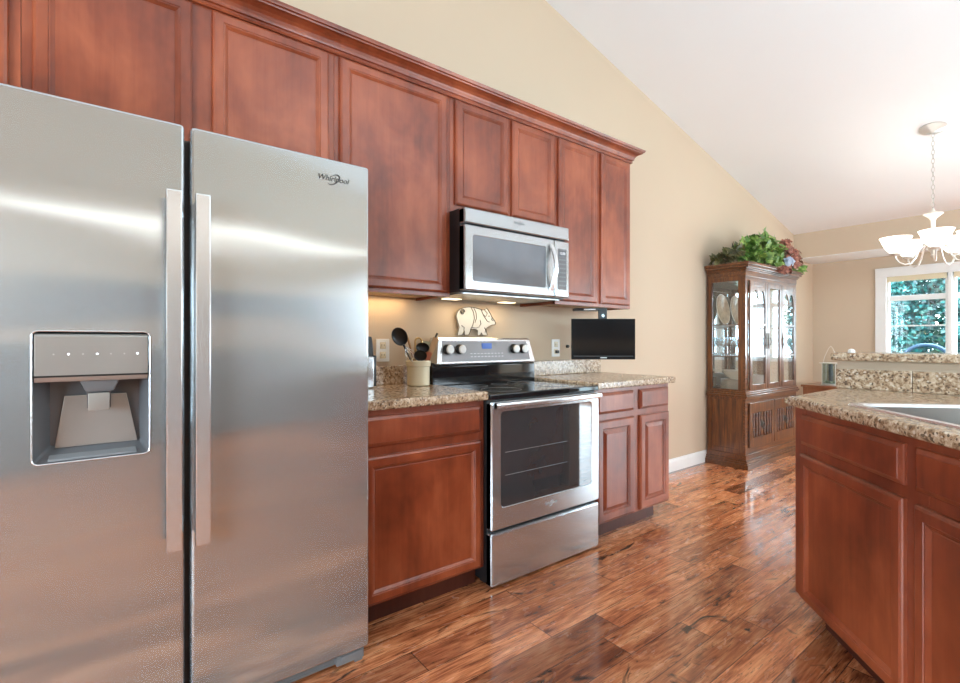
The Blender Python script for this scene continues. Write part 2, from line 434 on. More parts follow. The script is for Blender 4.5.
# far window: casing, sashes, glass
W1 = struct_root('window_1', (XR, .8, .9))
y0, y1, z0, z1 = WIN
c = .095
mb = MB()
mb.box(XR - .022, XR, y1 - .012, y1 + c, z0 - .05, z1 + c, .004).box(XR - .022, XR, y0 - c, y0 + .012, z0 - .05, z1 + c, .004)
mb.box(XR - .024, XR, y0 - c, y1 + c, z1 - .012, z1 + c, .004)
mb.box(XR - .030, XR, y0 - c, y1 + c, z1 + c - .022, z1 + c, .004)
mb.build('casing', 'trim', W1)
MB().box(XR - .06, XR + .05, y0 - c - .02, y1 + c + .02, z0 - .03, z0, .006).build('sill', 'trim', W1)
nb = 3; ml = .034; wd = (y1 - y0 - ml * (nb - 1)) / nb
for k in range(nb - 1):
    ym = y1 - wd * (k + 1) - ml * k
    MB().box(XR + .0, XR + .11, ym - ml, ym, z0, z1, .004).build('mullion', 'trim', W1)
for k in range(nb):
    b = y1 - (wd + ml) * k; a = b - wd
    zm = 1.685
    mb = MB(); f = .026
    mb.box(XR + .03, XR + .10, a, a + f, z0, z1, .003).box(XR + .03, XR + .10, b - f, b, z0, z1, .003)
    mb.box(XR + .03, XR + .10, a, b, z1 - f - .02, z1, .003).box(XR + .03, XR + .10, a, b, z0, z0 + f, .003)
    sash = mb.build('sash_frame', 'trim', W1)
    MB().box(XR + .035, XR + .09, a + f, b - f, zm - .030, zm + .030, .003).build('meeting_rail', 'trim', sash)
    MB().box(XR + .050, XR + .066, a + f, b - f, 1.347, 1.363, .002).build('grille_bar', 'trim', sash)
    MB().box(XR + .056, XR + .060, a + f, b - f, z0 + f, z1 - f).build('pane', 'pane', sash)
    MB().box(XR + .012, XR + .028, a + .01, b - .01, z1 - .072, z1 - .004, .006).build('rolled_shade', 'cream', W1)
# glass doors out of view, whose daylight fills the room
D1 = struct_root('door_1', (XR, -2.6, 0)); mb = MB()
for ya in (DOR[0], (DOR[0] + DOR[1]) / 2 - .04, DOR[1] - .08): mb.box(XR + .02, XR + .08, ya, ya + .08, 0, DOR[3], .004)
mb.box(XR + .02, XR + .08, DOR[0], DOR[1], 0, .1, .004).box(XR + .02, XR + .08, DOR[0], DOR[1], DOR[3] - .1, DOR[3], .004)
mb.build('door_frame', 'trim', D1)
D2 = struct_root('door_2', (5.0, YN, 0)); mb = MB()
for xa in (PX0, (PX0 + PX1) / 2, PX1 - .09): mb.box(xa, xa + .09, YN - .09, YN - .02, 0, PZ, .004)
mb.box(PX0, PX1, YN - .09, YN - .02, 0, .14, .004).box(PX0, PX1, YN - .09, YN - .02, PZ - .12, PZ, .004)
mb.box(PX0, PX1, YN - .09, YN - .02, .86, .98, .004)
mb.build('door_frame', 'trim', D2)

# ------------------------------------------------------------------ upper cabinets
CT = 2.46
def wall_cab(label, x0, x1, zb, doors, dz, group='wall cabinets in the long row'):
    t = thing('wall_cabinet', label, 'cabinet', ((x0 + x1) / 2, WY, zb), 0, group)
    mb = MB(); mb.box(x0 + .0005, x1 - .0005, 2.119, WY - .001, zb + .018, CT)
    mb.box(x0 + .0005, x0 + .018, 2.119, WY - .001, zb, zb + .02).box(x1 - .018, x1 - .0005, 2.119, WY - .001, zb, zb + .02)
    mb.build('carcass', 'cherry', t)
    # face frame of stiles and rails
    mb = MB(); mb.box(x0 + .0005, x1 - .0005, 2.10, 2.12, zb, zb + .045, .0015).box(x0 + .0005, x1 - .0005, 2.10, 2.12, CT - .055, CT, .0015)
    mb.box(x0 + .0005, x0 + .045, 2.0992, 2.1195, zb, CT, .0015).box(x1 - .045, x1 - .0005, 2.0992, 2.1195, zb, CT, .0015)
    if len(doors) > 1:
        m = (doors[0][1] + doors[1][0]) / 2; mb.box(m - .04, m + .04, 2.0992, 2.1195, zb + .001, CT, .0015)
    mb.build('face_frame', 'cherry', t)
    MB().box(x0 + .02, x1 - .02, 2.125, WY - .004, zb + .014, zb + .017).build('underside', 'under', t)
    for a, b in doors: recessed_door(a, b, dz, 2.436, 2.08).build('door', 'cherry', t, smooth=0)
    return t
wall_cab('cherry wall cabinet cut off by the left edge of the photo', -1.0, -.2175, 1.86, [(-.60, -.245)], 1.89)
wall_cab('wide two-door cherry wall cabinet above the refrigerator', -.2175, .795, 1.86, [(-.191, .250), (.315, .768)], 1.89)
wall_cab('tall single-door cherry wall cabinet between the refrigerator and the microwave', .795, 1.412, 1.402, [(.818, 1.389)], 1.421)
wall_cab('short two-door cherry wall cabinet directly above the microwave', 1.412, 2.195, 1.850, [(1.441, 1.803), (1.833, 2.176)], 1.886)
wall_cab('tall narrow-doored cherry wall cabinet at the right end above the television', 2.195, 2.965, 1.402, [(2.216, 2.578), (2.626, 2.938)], 1.424)
prof = [(0, 2.442), (.010, 2.442), (.013, 2.447), (.010, 2.453), (.010, 2.459), (.018, 2.461), (.020, 2.466), (.021, 2.473), (.026, 2.483), (.036, 2.494), (.050, 2.502), (.062, 2.506), (.064, 2.512), (.072, 2.514), (.074, 2.520), (.078, 2.528), (0, 2.528)]
mb = MB(); xe = 2.965
loops = [[(-1.0, 2.0985 - o, z) for o, z in prof], [(xe + o, 2.0985 - o, z) for o, z in prof], [(xe + o, WY - .001, z) for o, z in prof]]
mb.loft(loops)
tag(mb.build('crown_molding', 'cherry', None, origin=(1, 2.1, 2.45)), 'cherry crown molding running along the top of the wall cabinets', 'molding')

# ------------------------------------------------------------------ base cabinets along the wall
def base_cab(label, x0, x1, cols, style, end=0.0):
    t = thing('base_cabinet', label, 'cabinet', ((x0 + x1) / 2, 2.1, 0))
    mb = MB(); mb.box(x0, x1, 1.839, WY - .001, .10, .894); mb.build('carcass', 'cherry', t)
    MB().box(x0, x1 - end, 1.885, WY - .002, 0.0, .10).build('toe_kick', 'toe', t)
    mb = MB(); mb.box(x0, x1, 1.82, 1.84, .10, .135, .0015).box(x0, x1, 1.82, 1.84, .86, .894, .0015).box(x0, x1, 1.82, 1.84, .69, .76, .0015)
    mb.box(x0, x0 + .045, 1.8192, 1.8395, .1005, .8935, .0015).box(x1 - .035, x1, 1.8192, 1.8395, .1005, .8935, .0015)
    if len(cols) > 1:
        m = (cols[0][1] + cols[1][0]) / 2; mb.box(m - .045, m + .045, 1.8192, 1.8395, .1005, .8935, .0015)
    mb.build('face_frame', 'cherry', t)
    for a, b in cols:
        slab_front(a, b, .745, .868, 1.80).build('drawer', 'cherry', t, smooth=0)
        (raised_door if style else recessed_door)(a, b, .112, .706, 1.80).build('door', 'cherry', t, smooth=0)
    return t
base_cab('cherry base cabinet with one drawer and one wide door beside the refrigerator', .775, 1.417, [(.80, 1.393)], 0)
base_cab('cherry base cabinet with two drawers and two narrow doors right of the oven', 2.207, 2.992, [(2.238, 2.592), (2.655, 2.978)], 1, .07)

def counter(label, x0, x1, splash1):
    t = thing('countertop', label, 'countertop', ((x0 + x1) / 2, 2.1, .895))
    MB().box(x0, x1, 1.775, WY - .001, .895, .935, .010, 3).build('slab', 'granite', t)
    MB().box(x0 + .005, splash1, 2.397, WY - .001, .9352, 1.037, .004).build('backsplash', 'granite', t)
counter('granite countertop left of the oven, holding the cream utensil crock', .765, 1.4165, 1.410)
counter('granite countertop right of the oven, below the small television', 2.2065, 3.015, 3.012)

# ------------------------------------------------------------------ refrigerator
t = FR = thing('refrigerator', 'stainless steel side-by-side refrigerator with ice and water dispenser', 'refrigerator', (.27, 2.0, 0))
MB().box(-.222, .752, 1.722, 2.39, .03, 1.785, .006).build('cabinet_body', 'dgrey', t)
hx0, hx1, hz0, hz1 = -.152, .094, .857, 1.197
def door_loops(x0, x1, z0, z1):
    return [[(x, y, z) for x, z in rrect(x0 + i, x1 - i, z0 + i, z1 - i, max(.012 - i, .003))] for y, i in ((1.716, 0), (1.664, 0), (1.656, .0015), (1.652, .004), (1.650, .009))]
mb = MB(); lp = door_loops(-.228, .179, .06, 1.805)
lp.append([(x, 1.650, z) for x, z in rrect(hx0, hx1, hz0, hz1, .014)])
lp.append([(x, 1.662, z) for x, z in rrect(hx0, hx1, hz0, hz1, .014)])
mb.loft(lp, True, False, False)
FD = mb.build('freezer_door', 'steel', t, smooth=0)
RD = MB().loft(door_loops(.193, .757, .06, 1.805), True, True, True).build('refrigerator_door', 'steel', t, smooth=0)
def fridge_handle(x0, x1, d):
    mb = MB(); mb.box(x0, x1, 1.590, 1.604, .584, 1.594, .003)
    mb.box(x0 + .008, x1 - .008, 1.603, 1.651, .60, .64, .003).box(x0 + .008, x1 - .008, 1.603, 1.651, 1.54, 1.58, .003)
    mb.build('handle', 'bright', d)
fridge_handle(.128, .166, FD); fridge_handle(.199, .237, RD)
# dispenser set into the freezer door
rim = [(x, 1.649, z) for x, z in rrect(hx0, hx1, hz0, hz1, .014)]
MB().tube(rim, .0020, 6, closed=True).build('dispenser_bezel', 'bright', FD)
mb = MB()
mb.loft([[(x, 1.652, z) for x, z in rrect(hx0, hx1, hz0, 1.068, .006)], [(x, 1.716, z) for x, z in rrect(hx0 + .030, hx1 - .022, hz0 + .035, 1.066, .006)]], True, False, True)
mb.build('dispenser_recess', 'recess', FD, smooth=20)
MB().prism([(hx0 + .040, hz0 + .030), (hx1 - .026, hz0 + .030), (hx1 - .052, 1.024), (hx0 + .060, 1.024)], 'y', 1.704, 1.715, .002).build('dispenser_backplate', 'panel', FD)
mb = MB(); mb.prism([(1.644, 1.078), (1.650, 1.066), (1.70, 1.066), (1.70, 1.190), (1.652, 1.190), (1.646, 1.184)], 'x', hx0 + .005, hx1 - .005, .002)
CP = mb.build('dispenser_panel', 'panel', FD)
mb = MB(); mb.prism([(1.643, 1.078), (1.643, 1.082), (1.646, 1.084), (1.646, 1.078)], 'x', hx0 + .005, hx1 - .005)
mb.build('panel_lip', 'black', FD)
for k in range(7):
    x = -.110 + k * .0292; z = 1.137
    MB().lathe([(0, 0), (.0028 if k in (1, 3, 6) else .0020, 0), (.0020, .001), (0, .001)], (x, 1.6455, z), 10, Matrix.Rotation(R(90), 4, 'X')).build('indicator_icon', 'icon' if k in (1, 3, 6) else 'icondim', CP)
    MB().box(x - (.004 if k < 2 else .008), x + (.004 if k < 2 else .008), 1.6450, 1.6462, 1.1165, 1.1185).build('icon_caption', 'ink', CP)
MB().prism([(-.060, 1.068), (.026, 1.068), (.012, 1.036), (-.046, 1.036)], 'y', 1.656, 1.70, .003).build('dispenser_nozzle', 'dgrey', FD)
mb = MB(); mb.prism([(1.668, 1.035), (1.678, 1.035), (1.700, .990), (1.690, .988)], 'x', -.045, .007, .002); mb.build('dispenser_paddle', 'dgrey', FD)
MB().box(-.042, .004, 1.660, 1.668, .985, 1.032, .003).build('paddle_plate', 'dull', FD)
MB().prism([(1.653, .8615), (1.712, .8615), (1.712, .882), (1.655, .866)], 'x', hx0 + .03, hx1 - .03, .002).build('drip_tray', 'mgrey', FD)
# base grille with its hinge foot
mb = MB(); mb.box(-.20, .735, 1.70, 1.72, .008, .052, .003)
for k in range(3): mb.box(-.19, .63, 1.697, 1.701, .014 + k * .013, .019 + k * .013)
mb.build('base_grille', 'mgrey', t)
mb = MB(); mb.box(.645, .748, 1.675, 1.74, .012, .052, .004).box(.66, .74, 1.668, 1.70, .03, .046, .003).box(.715, .745, 1.68, 1.71, .0, .014, .003)
mb.build('hinge_foot', 'mgrey', t)
def logo(parent, x, y, z, wdt, mat, rot=(90, 0, 0)):
    o = text('lettering', 'Whirlpool', mat, parent, (x, y, z), wdt * .255, rot, .25)
    ring = []
    for i in range(25):
        a_ = R(200 + i * 12)
        ring.append((x + .02 * wdt + wdt * .20 * math.cos(a_), y, z - wdt * .02 + wdt * .15 * math.sin(a_) + wdt * .10 * math.cos(a_)))
    rad = [wdt * (.004 + .016 * math.sin(math.pi * i / 24)) for i in range(25)]
    MB().tube(ring, rad, 6).build('logo_swoosh', mat, parent)
logo(RD, .622, 1.649, 1.735, .104, 'ink')

# ------------------------------------------------------------------ range
t = RG = thing('electric_range', 'freestanding stainless electric range with black glass cooktop between the base cabinets', 'range', (1.81, 2.05, 0))
rx0, rx1 = 1.4195, 2.2035
mb = MB(); mb.box(rx0, rx1, 1.80, 2.385, .03, .895, .003); mb.box(rx0 + .03, rx0 + .07, 1.85, 1.89, 0, .03).box(rx1 - .07, rx1 - .03, 1.85, 1.89, 0, .03).box(rx0 + .03, rx0 + .07, 2.3, 2.34, 0, .03).box(rx1 - .07, rx1 - .03, 2.3, 2.34, 0, .03)
mb.build('body', 'black', t)
CK = MB().box(rx0 - .0, rx1 + .0, 1.768, 2.32, .893, .922, .006, 3).build('cooktop', 'bgloss', t)
for bx, by, br in ((1.62, 1.93, .105), (2.0, 1.93, .085), (1.62, 2.17, .08), (2.0, 2.17, .10), (1.81, 2.17, .05)):
    pts = [(bx + br * math.cos(R(a)), by + br * math.sin(R(a)), .9222) for a in range(0, 360, 10)]
    MB().tube(pts, .0012, 5, closed=True).build('burner_ring', 'dgrey', CK)
# oven door with window and bar handle
dz0, dz1 = .278, .885
mb = MB(); wx0, wx1, wz0, wz1 = 1.478, 2.142, .378, .838
lp = [[(x, y, z) for x, z in rrect(rx0 + .002 + i, rx1 - .002 - i, dz0 + i, dz1 - i, .008)] for y, i in ((1.806, 0), (1.770, 0), (1.764, .005))]
lp.append([(x, 1.764, z) for x, z in rrect(wx0, wx1, wz0, wz1, .022)]); lp.append([(x, 1.768, z) for x, z in rrect(wx0 + .003, wx1 - .003, wz0 + .003, wz1 - .003, .020)])
OD = mb.loft(lp, True, True, False).build('oven_door', 'steel2', t, smooth=0)
mb = MB(); mb.loft([[(x, 1.767, z) for x, z in rrect(wx0 + .001, wx1 - .001, wz0 + .001, wz1 - .001, .022)], [(x, 1.772, z) for x, z in rrect(wx0 + .001, wx1 - .001, wz0 + .001, wz1 - .001, .022)]])
WN = mb.build('oven_window', 'ovenglass', OD)
for z in (.53, .64): MB().tube([(wx0 + .03, 1.7662, z), (wx1 - .20, 1.7662, z)], .0013, 5).build('oven_rack', 'mgrey', WN)
pts = [(rx0 + .012 + (rx1 - rx0 - .024) * i / 14, 1.746 - .012 * math.sin(math.pi * i / 14), .868) for i in range(15)]
mb = MB(); loops = []
for p in pts: loops.append([(p[0], p[1] + dy, p[2] + dz) for dy, dz in ((-.009, -.010), (-.012, 0), (-.009, .012), (.004, .016), (.010, .012), (.010, -.010), (.004, -.015))])
mb.loft(loops); mb.box(rx0 + .016, rx0 + .044, 1.742, 1.766, .856, .880, .003).box(rx1 - .044, rx1 - .016, 1.742, 1.766, .856, .880, .003)
mb.build('handle', 'bright', OD)
logo(OD, 1.815, 1.763, .338, .075, 'silverink')
mb = MB(); mb.loft([[(x, y, z) for x, z in rrect(rx0 + .002 + i, rx1 - .002 - i, .014 + i, .264 - i, .008)] for y, i in ((1.806, 0), (1.772, 0), (1.766, .004), (1.764, .010))])
mb.build('storage_drawer', 'steel2', t, smooth=0)
# backguard
mb = MB(); mb.prism([(2.285, .922), (2.385, .922), (2.385, 1.05), (2.295, 1.05), (2.285, 1.03)], 'x', rx0 + .003, rx1 - .003, .003)
mb.build('backguard_riser', 'bgloss', t)
mb = MB()
def bgl(x0, x1, z, yf): return [(x0, yf, z), (x1, yf, z), (x1, 2.386, z), (x0, 2.386, z)]
mb.loft([bgl(rx0 + .020, rx1 - .026, 1.038, 2.268), bgl(rx0 + .018, rx1 - .024, 1.046, 2.262), bgl(rx0 + .046, rx1 - .044, 1.180, 2.292), bgl(rx0 + .052, rx1 - .050, 1.192, 2.304)])
BG = mb.build('backguard_panel', 'bright', t, smooth=25)
def bgy(z): return 2.262 + (z - 1.046) * .030 / .134
mb = MB(); mb.loft([[(rx0 + .052, bgy(1.056) - .0015, 1.056), (rx1 - .062, bgy(1.056) - .0015, 1.056), (rx1 - .076, bgy(1.172) - .0015, 1.172), (rx0 + .070, bgy(1.172) - .0015, 1.172)], [(rx0 + .052, bgy(1.056) + .004, 1.056), (rx1 - .062, bgy(1.056) + .004, 1.056), (rx1 - .076, bgy(1.172) + .004, 1.172), (rx0 + .070, bgy(1.172) + .004, 1.172)]])
CF = mb.build('control_face', 'ctrl', BG)
for kx in (1.516, 1.600, 2.012, 2.085):
    z = 1.125; m = Matrix.Rotation(R(90), 4, 'X')
    kb = MB().lathe([(0, 0), (.030, 0), (.030, .006), (.026, .010), (.025, .028), (0, .028)], (kx, bgy(z) - .001, z), 20, m).build('knob', 'black', BG)
    MB().lathe([(0, 0), (.024, 0), (.025, .006), (.021, .012), (0, .013)], (kx, bgy(z) - .028, z), 20, m).build('knob_cap', 'white', kb)
MB().box(1.765, 1.838, bgy(1.14) - .0045, bgy(1.14) + .001, 1.125, 1.160, .001).build('clock_display', 'lcd', CF)
for k in range(10):
    for r_ in range(2):
        x = 1.68 + k * .026
        MB().box(x - .006, x + .006, bgy(1.10 - r_ * .018) - .003, bgy(1.10 - r_ * .018), 1.098 - r_ * .018, 1.1005 - r_ * .018).build('button_mark', 'silverink', CF)

# ------------------------------------------------------------------ microwave
t = MW = thing('microwave', 'stainless over-the-range microwave mounted above the cooktop', 'microwave', (1.79, 2.2, 1.42))
mx0, mx1, my = 1.412, 2.192, 1.965
mx0, mx1 = 1.4125, 2.1775
MB().box(mx0, mx1, 2.010, 2.412, 1.422, 1.846, .003).build('body', 'black', t)
MB().box(mx0 + .03, mx1 - .03, 2.02, 2.38, 1.416, 1.4225).build('bottom_grille', 'mwsteel', t)
for lx in (1.58, 2.0): MB().box(lx - .05, lx + .05, 2.30, 2.36, 1.4135, 1.4175).build('lamp_lens', 'lens', t)
def front(x0, x1, z0, z1, hole=None, r=.006, yb=2.012):
    lp = [[(x, y, z) for x, z in rrect(x0 + i, x1 - i, z0 + i, z1 - i, r)] for y, i in ((yb, 0), (my + .010, 0), (my + .003, .002), (my, .007))]
    if hole:
        lp += [[(x, y, z) for x, z in rrect(hole[0] + i, hole[1] - i, hole[2] + i, hole[3] - i, .012)] for y, i in ((my, 0), (my + .003, .003))]
    return MB().loft(lp, True, True, not hole)
front(mx0, mx1, 1.766, 1.844).build('vent_strip', 'mwsteel', t, smooth=0)
DR = front(mx0, 2.052, 1.428, 1.759, (1.462, 1.985, 1.476, 1.712)).build('door', 'mwsteel', t, smooth=0)
mb = MB(); mb.loft([[(x, y, z) for x, z in rrect(1.463, 1.984, 1.477, 1.711, .012)] for y in (my + .002, my + .006)]); mb.build('door_window', 'mwglass', DR)
CPN = front(2.054, mx1, 1.428, 1.759).build('control_panel', 'mwsteel', t, smooth=0)
mb = MB(); mb.box(2.080, 2.152, my - .0012, my + .002, 1.474, 1.712, .001); KP = mb.build('keypad', 'dgrey', CPN)
MB().box(2.088, 2.144, my - .0022, my, 1.668, 1.702).build('clock_display', 'mwglass', KP)
text('clock_digits', '12:00', 'silverink', KP, (2.116, my - .0026, 1.685), .022)
for r_ in range(7):
    for c_ in range(3):
        x = 2.096 + c_ * .020; z = 1.648 - r_ * .025
        MB().box(x - .006, x + .006, my - .0020, my - .0008, z - .004, z + .004).build('key', 'mgrey', KP)
pts = [(2.022, my - .004 - .040 * math.sin(math.pi * i / 16), 1.462 + .268 * i / 16) for i in range(17)]
mb = MB(); loops = [[(p[0] + dx, p[1] + dy, p[2]) for dx, dy in ((-.013, -.003), (.013, -.003), (.015, .006), (-.015, .006))] for p in pts]
mb.loft(loops); mb.build('handle', 'bright', DR)
logo(t, 1.775, my - .0006, 1.812, .075, 'mgrey')
# its work lights
l = area('microwave_lamp_light', (1.79, 2.30, 1.405), (1.79, 2.33, 0), .5, .06, 1.1, (1, .76, .46)); l.parent = MW; l.location = Vector(l.location) - Vector(MW.location)
l = area('cabinet_lamp_light', (1.12, 2.36, 1.412), (1.12, 2.38, 0), .4, .03, .8, (1, .70, .36))

# ------------------------------------------------------------------ things on the wall counter
t = thing('utensil_crock', 'cream stoneware crock full of cooking utensils beside the range', 'crock', (1.318, 2.26, .935))
mb = MB(); mb.lathe([(0, 0), (.054, 0), (.060, .004), (.061, .100), (.066, .104), (.067, .128), (.062, .134), (.056, .130), (.054, .02), (0, .018)], (1.318, 2.26, .9352), 32)
mb.build('pot', 'cream', t)
KX, KY = 1.318, 2.26
def utensil(name, label, top, bot, r, mat, head=None, headmat=None, headname='head'):
    bx, by = KX + bot[0], KY + bot[1]; b = Vector((bx, by, .958)); e = Vector((KX + top[0], KY + top[1], top[2]))
    t = thing(name, label, 'utensil', b, 0, 'utensils standing in the cream crock')
    MB().tube([b.lerp(e, k / 6) for k in range(7)], r, 8).build('handle', mat, t)
    if head:
        mb = MB(); d = (e - b).normalized(); head(mb, e, d); mb.build(headname, headmat or mat, t)
def frame(d, facing=Vector((-.5, -.85, 0))):
    n = (facing - d * facing.dot(d)).normalized(); u = d.cross(n); return Matrix((u, d, n)).transposed().to_4x4()
def bowl(rx, rz, depth, start=0.0):
    def f(mb, e, d):
        m = Matrix.Translation(e + d * (rz * .9)) @ frame(d) @ Matrix.Diagonal((rx, rz, depth, 1))
        b2 = bmesh.new(); bmesh.ops.create_uvsphere(b2, u_segments=20, v_segments=12, radius=1)
        for v in b2.verts:
            if v.co.z > 0: v.co.z = -v.co.z * .72
        mb._merge(b2, m)
    return f
def spat(wd, ln, th=.004, taper=1.0):
    def f(mb, e, d):
        b2 = bmesh.new(); bmesh.ops.create_cube(b2, size=1)
        for v in b2.verts:
            k = taper if v.co.y < 0 else 1
            v.co = Vector((v.co.x * wd * k, (v.co.y + .5) * ln, v.co.z * th))
        bmesh.ops.bevel(b2, geom=b2.edges[:], offset=min(th * .4, .003), segments=2, affect='EDGES')
        mb._merge(b2, Matrix.Translation(e) @ frame(d))
    return f
def whisk(mb, e, d):
    F = Matrix.Translation(e) @ frame(d)
    for k in range(4):
        a = math.pi * k / 4
        mb.tube([F @ Vector((.024 * math.sin(math.pi * i / 12) * math.cos(a), .085 * (1 - math.cos(2 * math.pi * i / 24)) / 2 * 1.0 if i < 0 else .085 * i / 12, .024 * math.sin(math.pi * i / 12) * math.sin(a))) for i in range(13)], .0020, 5)
def hook(mb, e, d):
    F = Matrix.Translation(e) @ frame(d)
    mb.tube([F @ Vector((.018 - .018 * math.cos(R(a)), .020 * math.sin(R(a)), 0)) for a in range(0, 200, 15)], .005, 7)
def skim(mb, e, d):
    F = Matrix.Translation(e + d * .03) @ frame(d)
    mb.lathe([(0, -.004), (.024, -.003), (.030, .002), (.028, .004), (.020, 0), (0, -.001)], (0, 0, 0), 22, F)
utensil('ladle', 'black ladle leaning left out of the cream crock, highest at left', (-.100, -.02, 1.155), (.020, .0), .006, 'black', bowl(.040, .052, .030), None, 'bowl')
utensil('slotted_spoon', 'black round spoon at the front centre of the cream crock', (-.016, -.045, 1.070), (.01, .02), .005, 'black', bowl(.034, .034, .012), 'black', 'bowl')
utensil('pasta_server', 'black pronged server behind the round spoon in the crock', (.022, .0, 1.112), (.0, .01), .005, 'black', bowl(.036, .028, .022), None, 'bowl')
utensil('slotted_turner', 'sage green spatula standing behind the black server in the crock', (.050, .030, 1.105), (.01, .015), .006, 'sage', spat(.055, .070), None, 'blade')
utensil('wooden_spoon', 'long wooden spoon handle leaning right in the crock, highest at right', (.120, .0, 1.215), (-.01, .0), .006, 'iron')
utensil('wooden_spatula', 'wide light wooden spatula leaning right in the crock', (.060, -.015, 1.090), (.0, -.02), .006, 'utwood', spat(.034, .110, .006, .7), None, 'blade')
utensil('red_spatula', 'rust red silicone spatula low at the right of the crock', (.030, -.040, 1.066), (.01, -.02), .005, 'utwood', spat(.030, .05, .007), 'rust', 'blade')
utensil('wire_whisk', 'steel wire whisk between the ladle and the round spoon', (-.055, -.030, 1.070), (.015, -.01), .006, 'bright', whisk, None, 'wires')
utensil('wooden_fork', 'brown wooden utensil handle leaning left next to the ladle', (-.052, .022, 1.190), (.022, .02), .006, 'utwood')
utensil('hooked_masher', 'steel utensil with a hooked brass handle at the back of the crock', (-.012, .012, 1.168), (.0, .022), .005, 'brass', hook, None, 'hook')

t = thing('can_opener', 'black and chrome countertop can opener half hidden by the refrigerator', 'appliance', (1.03, 2.28, .935))
MB().box(.96, 1.060, 2.25, 2.345, .9352, 1.095, .008).build('housing', 'steel2', t)
MB().prism([(.985, 1.095), (1.062, 1.095), (1.060, 1.14), (1.052, 1.195), (1.0, 1.195)], 'y', 2.262, 2.33, .006).build('head', 'black', t)
MB().box(1.0605, 1.074, 2.256, 2.34, .945, 1.10, .002).build('side_panel', 'black', t)

def outlet(label, x, z, plug):
    t = thing('wall_outlet', label, 'outlet', (x, WY, z), 0, 'outlets on the wall behind the counters')
    MB().box(x - .040, x + .040, WY - .007, WY, z - .062, z + .062, .003).build('cover_plate', 'white', t)
    for dz in (-.026, .026):
        rc = MB().box(x - .017, x + .017, WY - .009, WY - .006, z + dz - .018, z + dz + .018, .003).build('receptacle', 'cream', t)
        for dx in (-.007, .007): MB().box(x + dx - .0013, x + dx + .0013, WY - .0095, WY - .0085, z + dz - .004, z + dz + .007).build('slot', 'ink', rc)
    if plug: MB().box(x - .012, x + .012, WY - .030, WY - .009, z - .038, z - .016, .004).build('plug', 'black', t)
outlet('white wall outlet left of the utensil crock, nothing plugged in', 1.186, 1.122, False)
outlet('white wall outlet with a black plug between the range and the television', 2.535, 1.124, True)
mb = MB(); mb.lathe([(0, 0), (.012, 0), (.011, .016), (0, .02)], (0, 0, 0), 12, Matrix.Rotation(R(90), 4, 'X')); mb.bm.transform(Matrix.Translation((2.655, WY - .001, 1.135)))
tag(mb.build('cable_knob', 'black', None, origin=(2.655, WY, 1.135)), 'small black knob on the wall at the left edge of the television', 'knob')

# pig plaque
t = thing('pig_plaque', 'white enamel pig plaque with dark outlines on the wall above the range', 'wall decoration', (1.805, WY, 1.21))
def PP(u, v): return (1.650 + u * .318, 1.203 + v * .182)
body = [(.06, .80), (.10, .88), (.22, .96), (.34, .98), (.46, .97), (.58, .93), (.66, .90), (.71, .92), (.76, .97), (.80, .90), (.86, .78), (.90, .66), (.96, .56), (.99, .47), (.97, .40), (.90, .40), (.84, .36), (.78, .30), (.74, .26), (.78, .04), (.66, .03), (.63, .12), (.60, .03), (.53, .03), (.54, .20), (.46, .24), (.38, .22), (.32, .04), (.22, .03), (.22, .18), (.17, .03), (.06, .04), (.10, .30), (.06, .50), (.03, .66)]
MB().prism([PP(*p) for p in body], 'y', WY - .022, WY - .012, .002).build('pig_body', 'pig', t)
yo = WY - .0235
mb = MB(); mb.tube([(PP(*p)[0], yo, PP(*p)[1]) for p in body], .0017, 6, closed=True)
for ln in ([(.38, .97), (.44, .80), (.46, .60), (.42, .38), (.36, .20)], [(.44, .97), (.50, .80), (.51, .62), (.47, .45)], [(.62, .92), (.68, .72), (.78, .52), (.84, .50)], [(.71, .90), (.78, .80), (.74, .68), (.68, .74)],
           [(.90, .64), (.88, .58), (.94, .54)], [(.40, .30), (.50, .28), (.58, .32)], [(.60, .55), (.62, .42), (.58, .34)], [(.15, .36), (.22, .28), (.20, .18)], [(.70, .30), (.74, .22), (.72, .12)]):
    mb.tube([(PP(*p)[0], yo, PP(*p)[1]) for p in ln], .0016, 6)
mb.build('outline', 'iron', t)
MB().tube([(PP(.17 + .055 * (1 - k / 40) * math.cos(k * .36), .80 + .10 * (1 - k / 40) * math.sin(k * .36))[0], yo - .003, PP(.17, .80 + .10 * (1 - k / 40) * math.sin(k * .36))[1]) for k in range(34)], .0022, 6).build('curly_tail', 'iron', t)
MB().lathe([(0, 0), (.004, 0), (.004, .002), (0, .002)], (PP(.82, .70)[0], yo, PP(.82, .70)[1]), 10, Matrix.Rotation(R(90), 4, 'X')).build('eye', 'iron', t)
MB().box(1.78, 1.83, WY - .013, WY, 1.28, 1.31).build('hanger', 'iron', t)

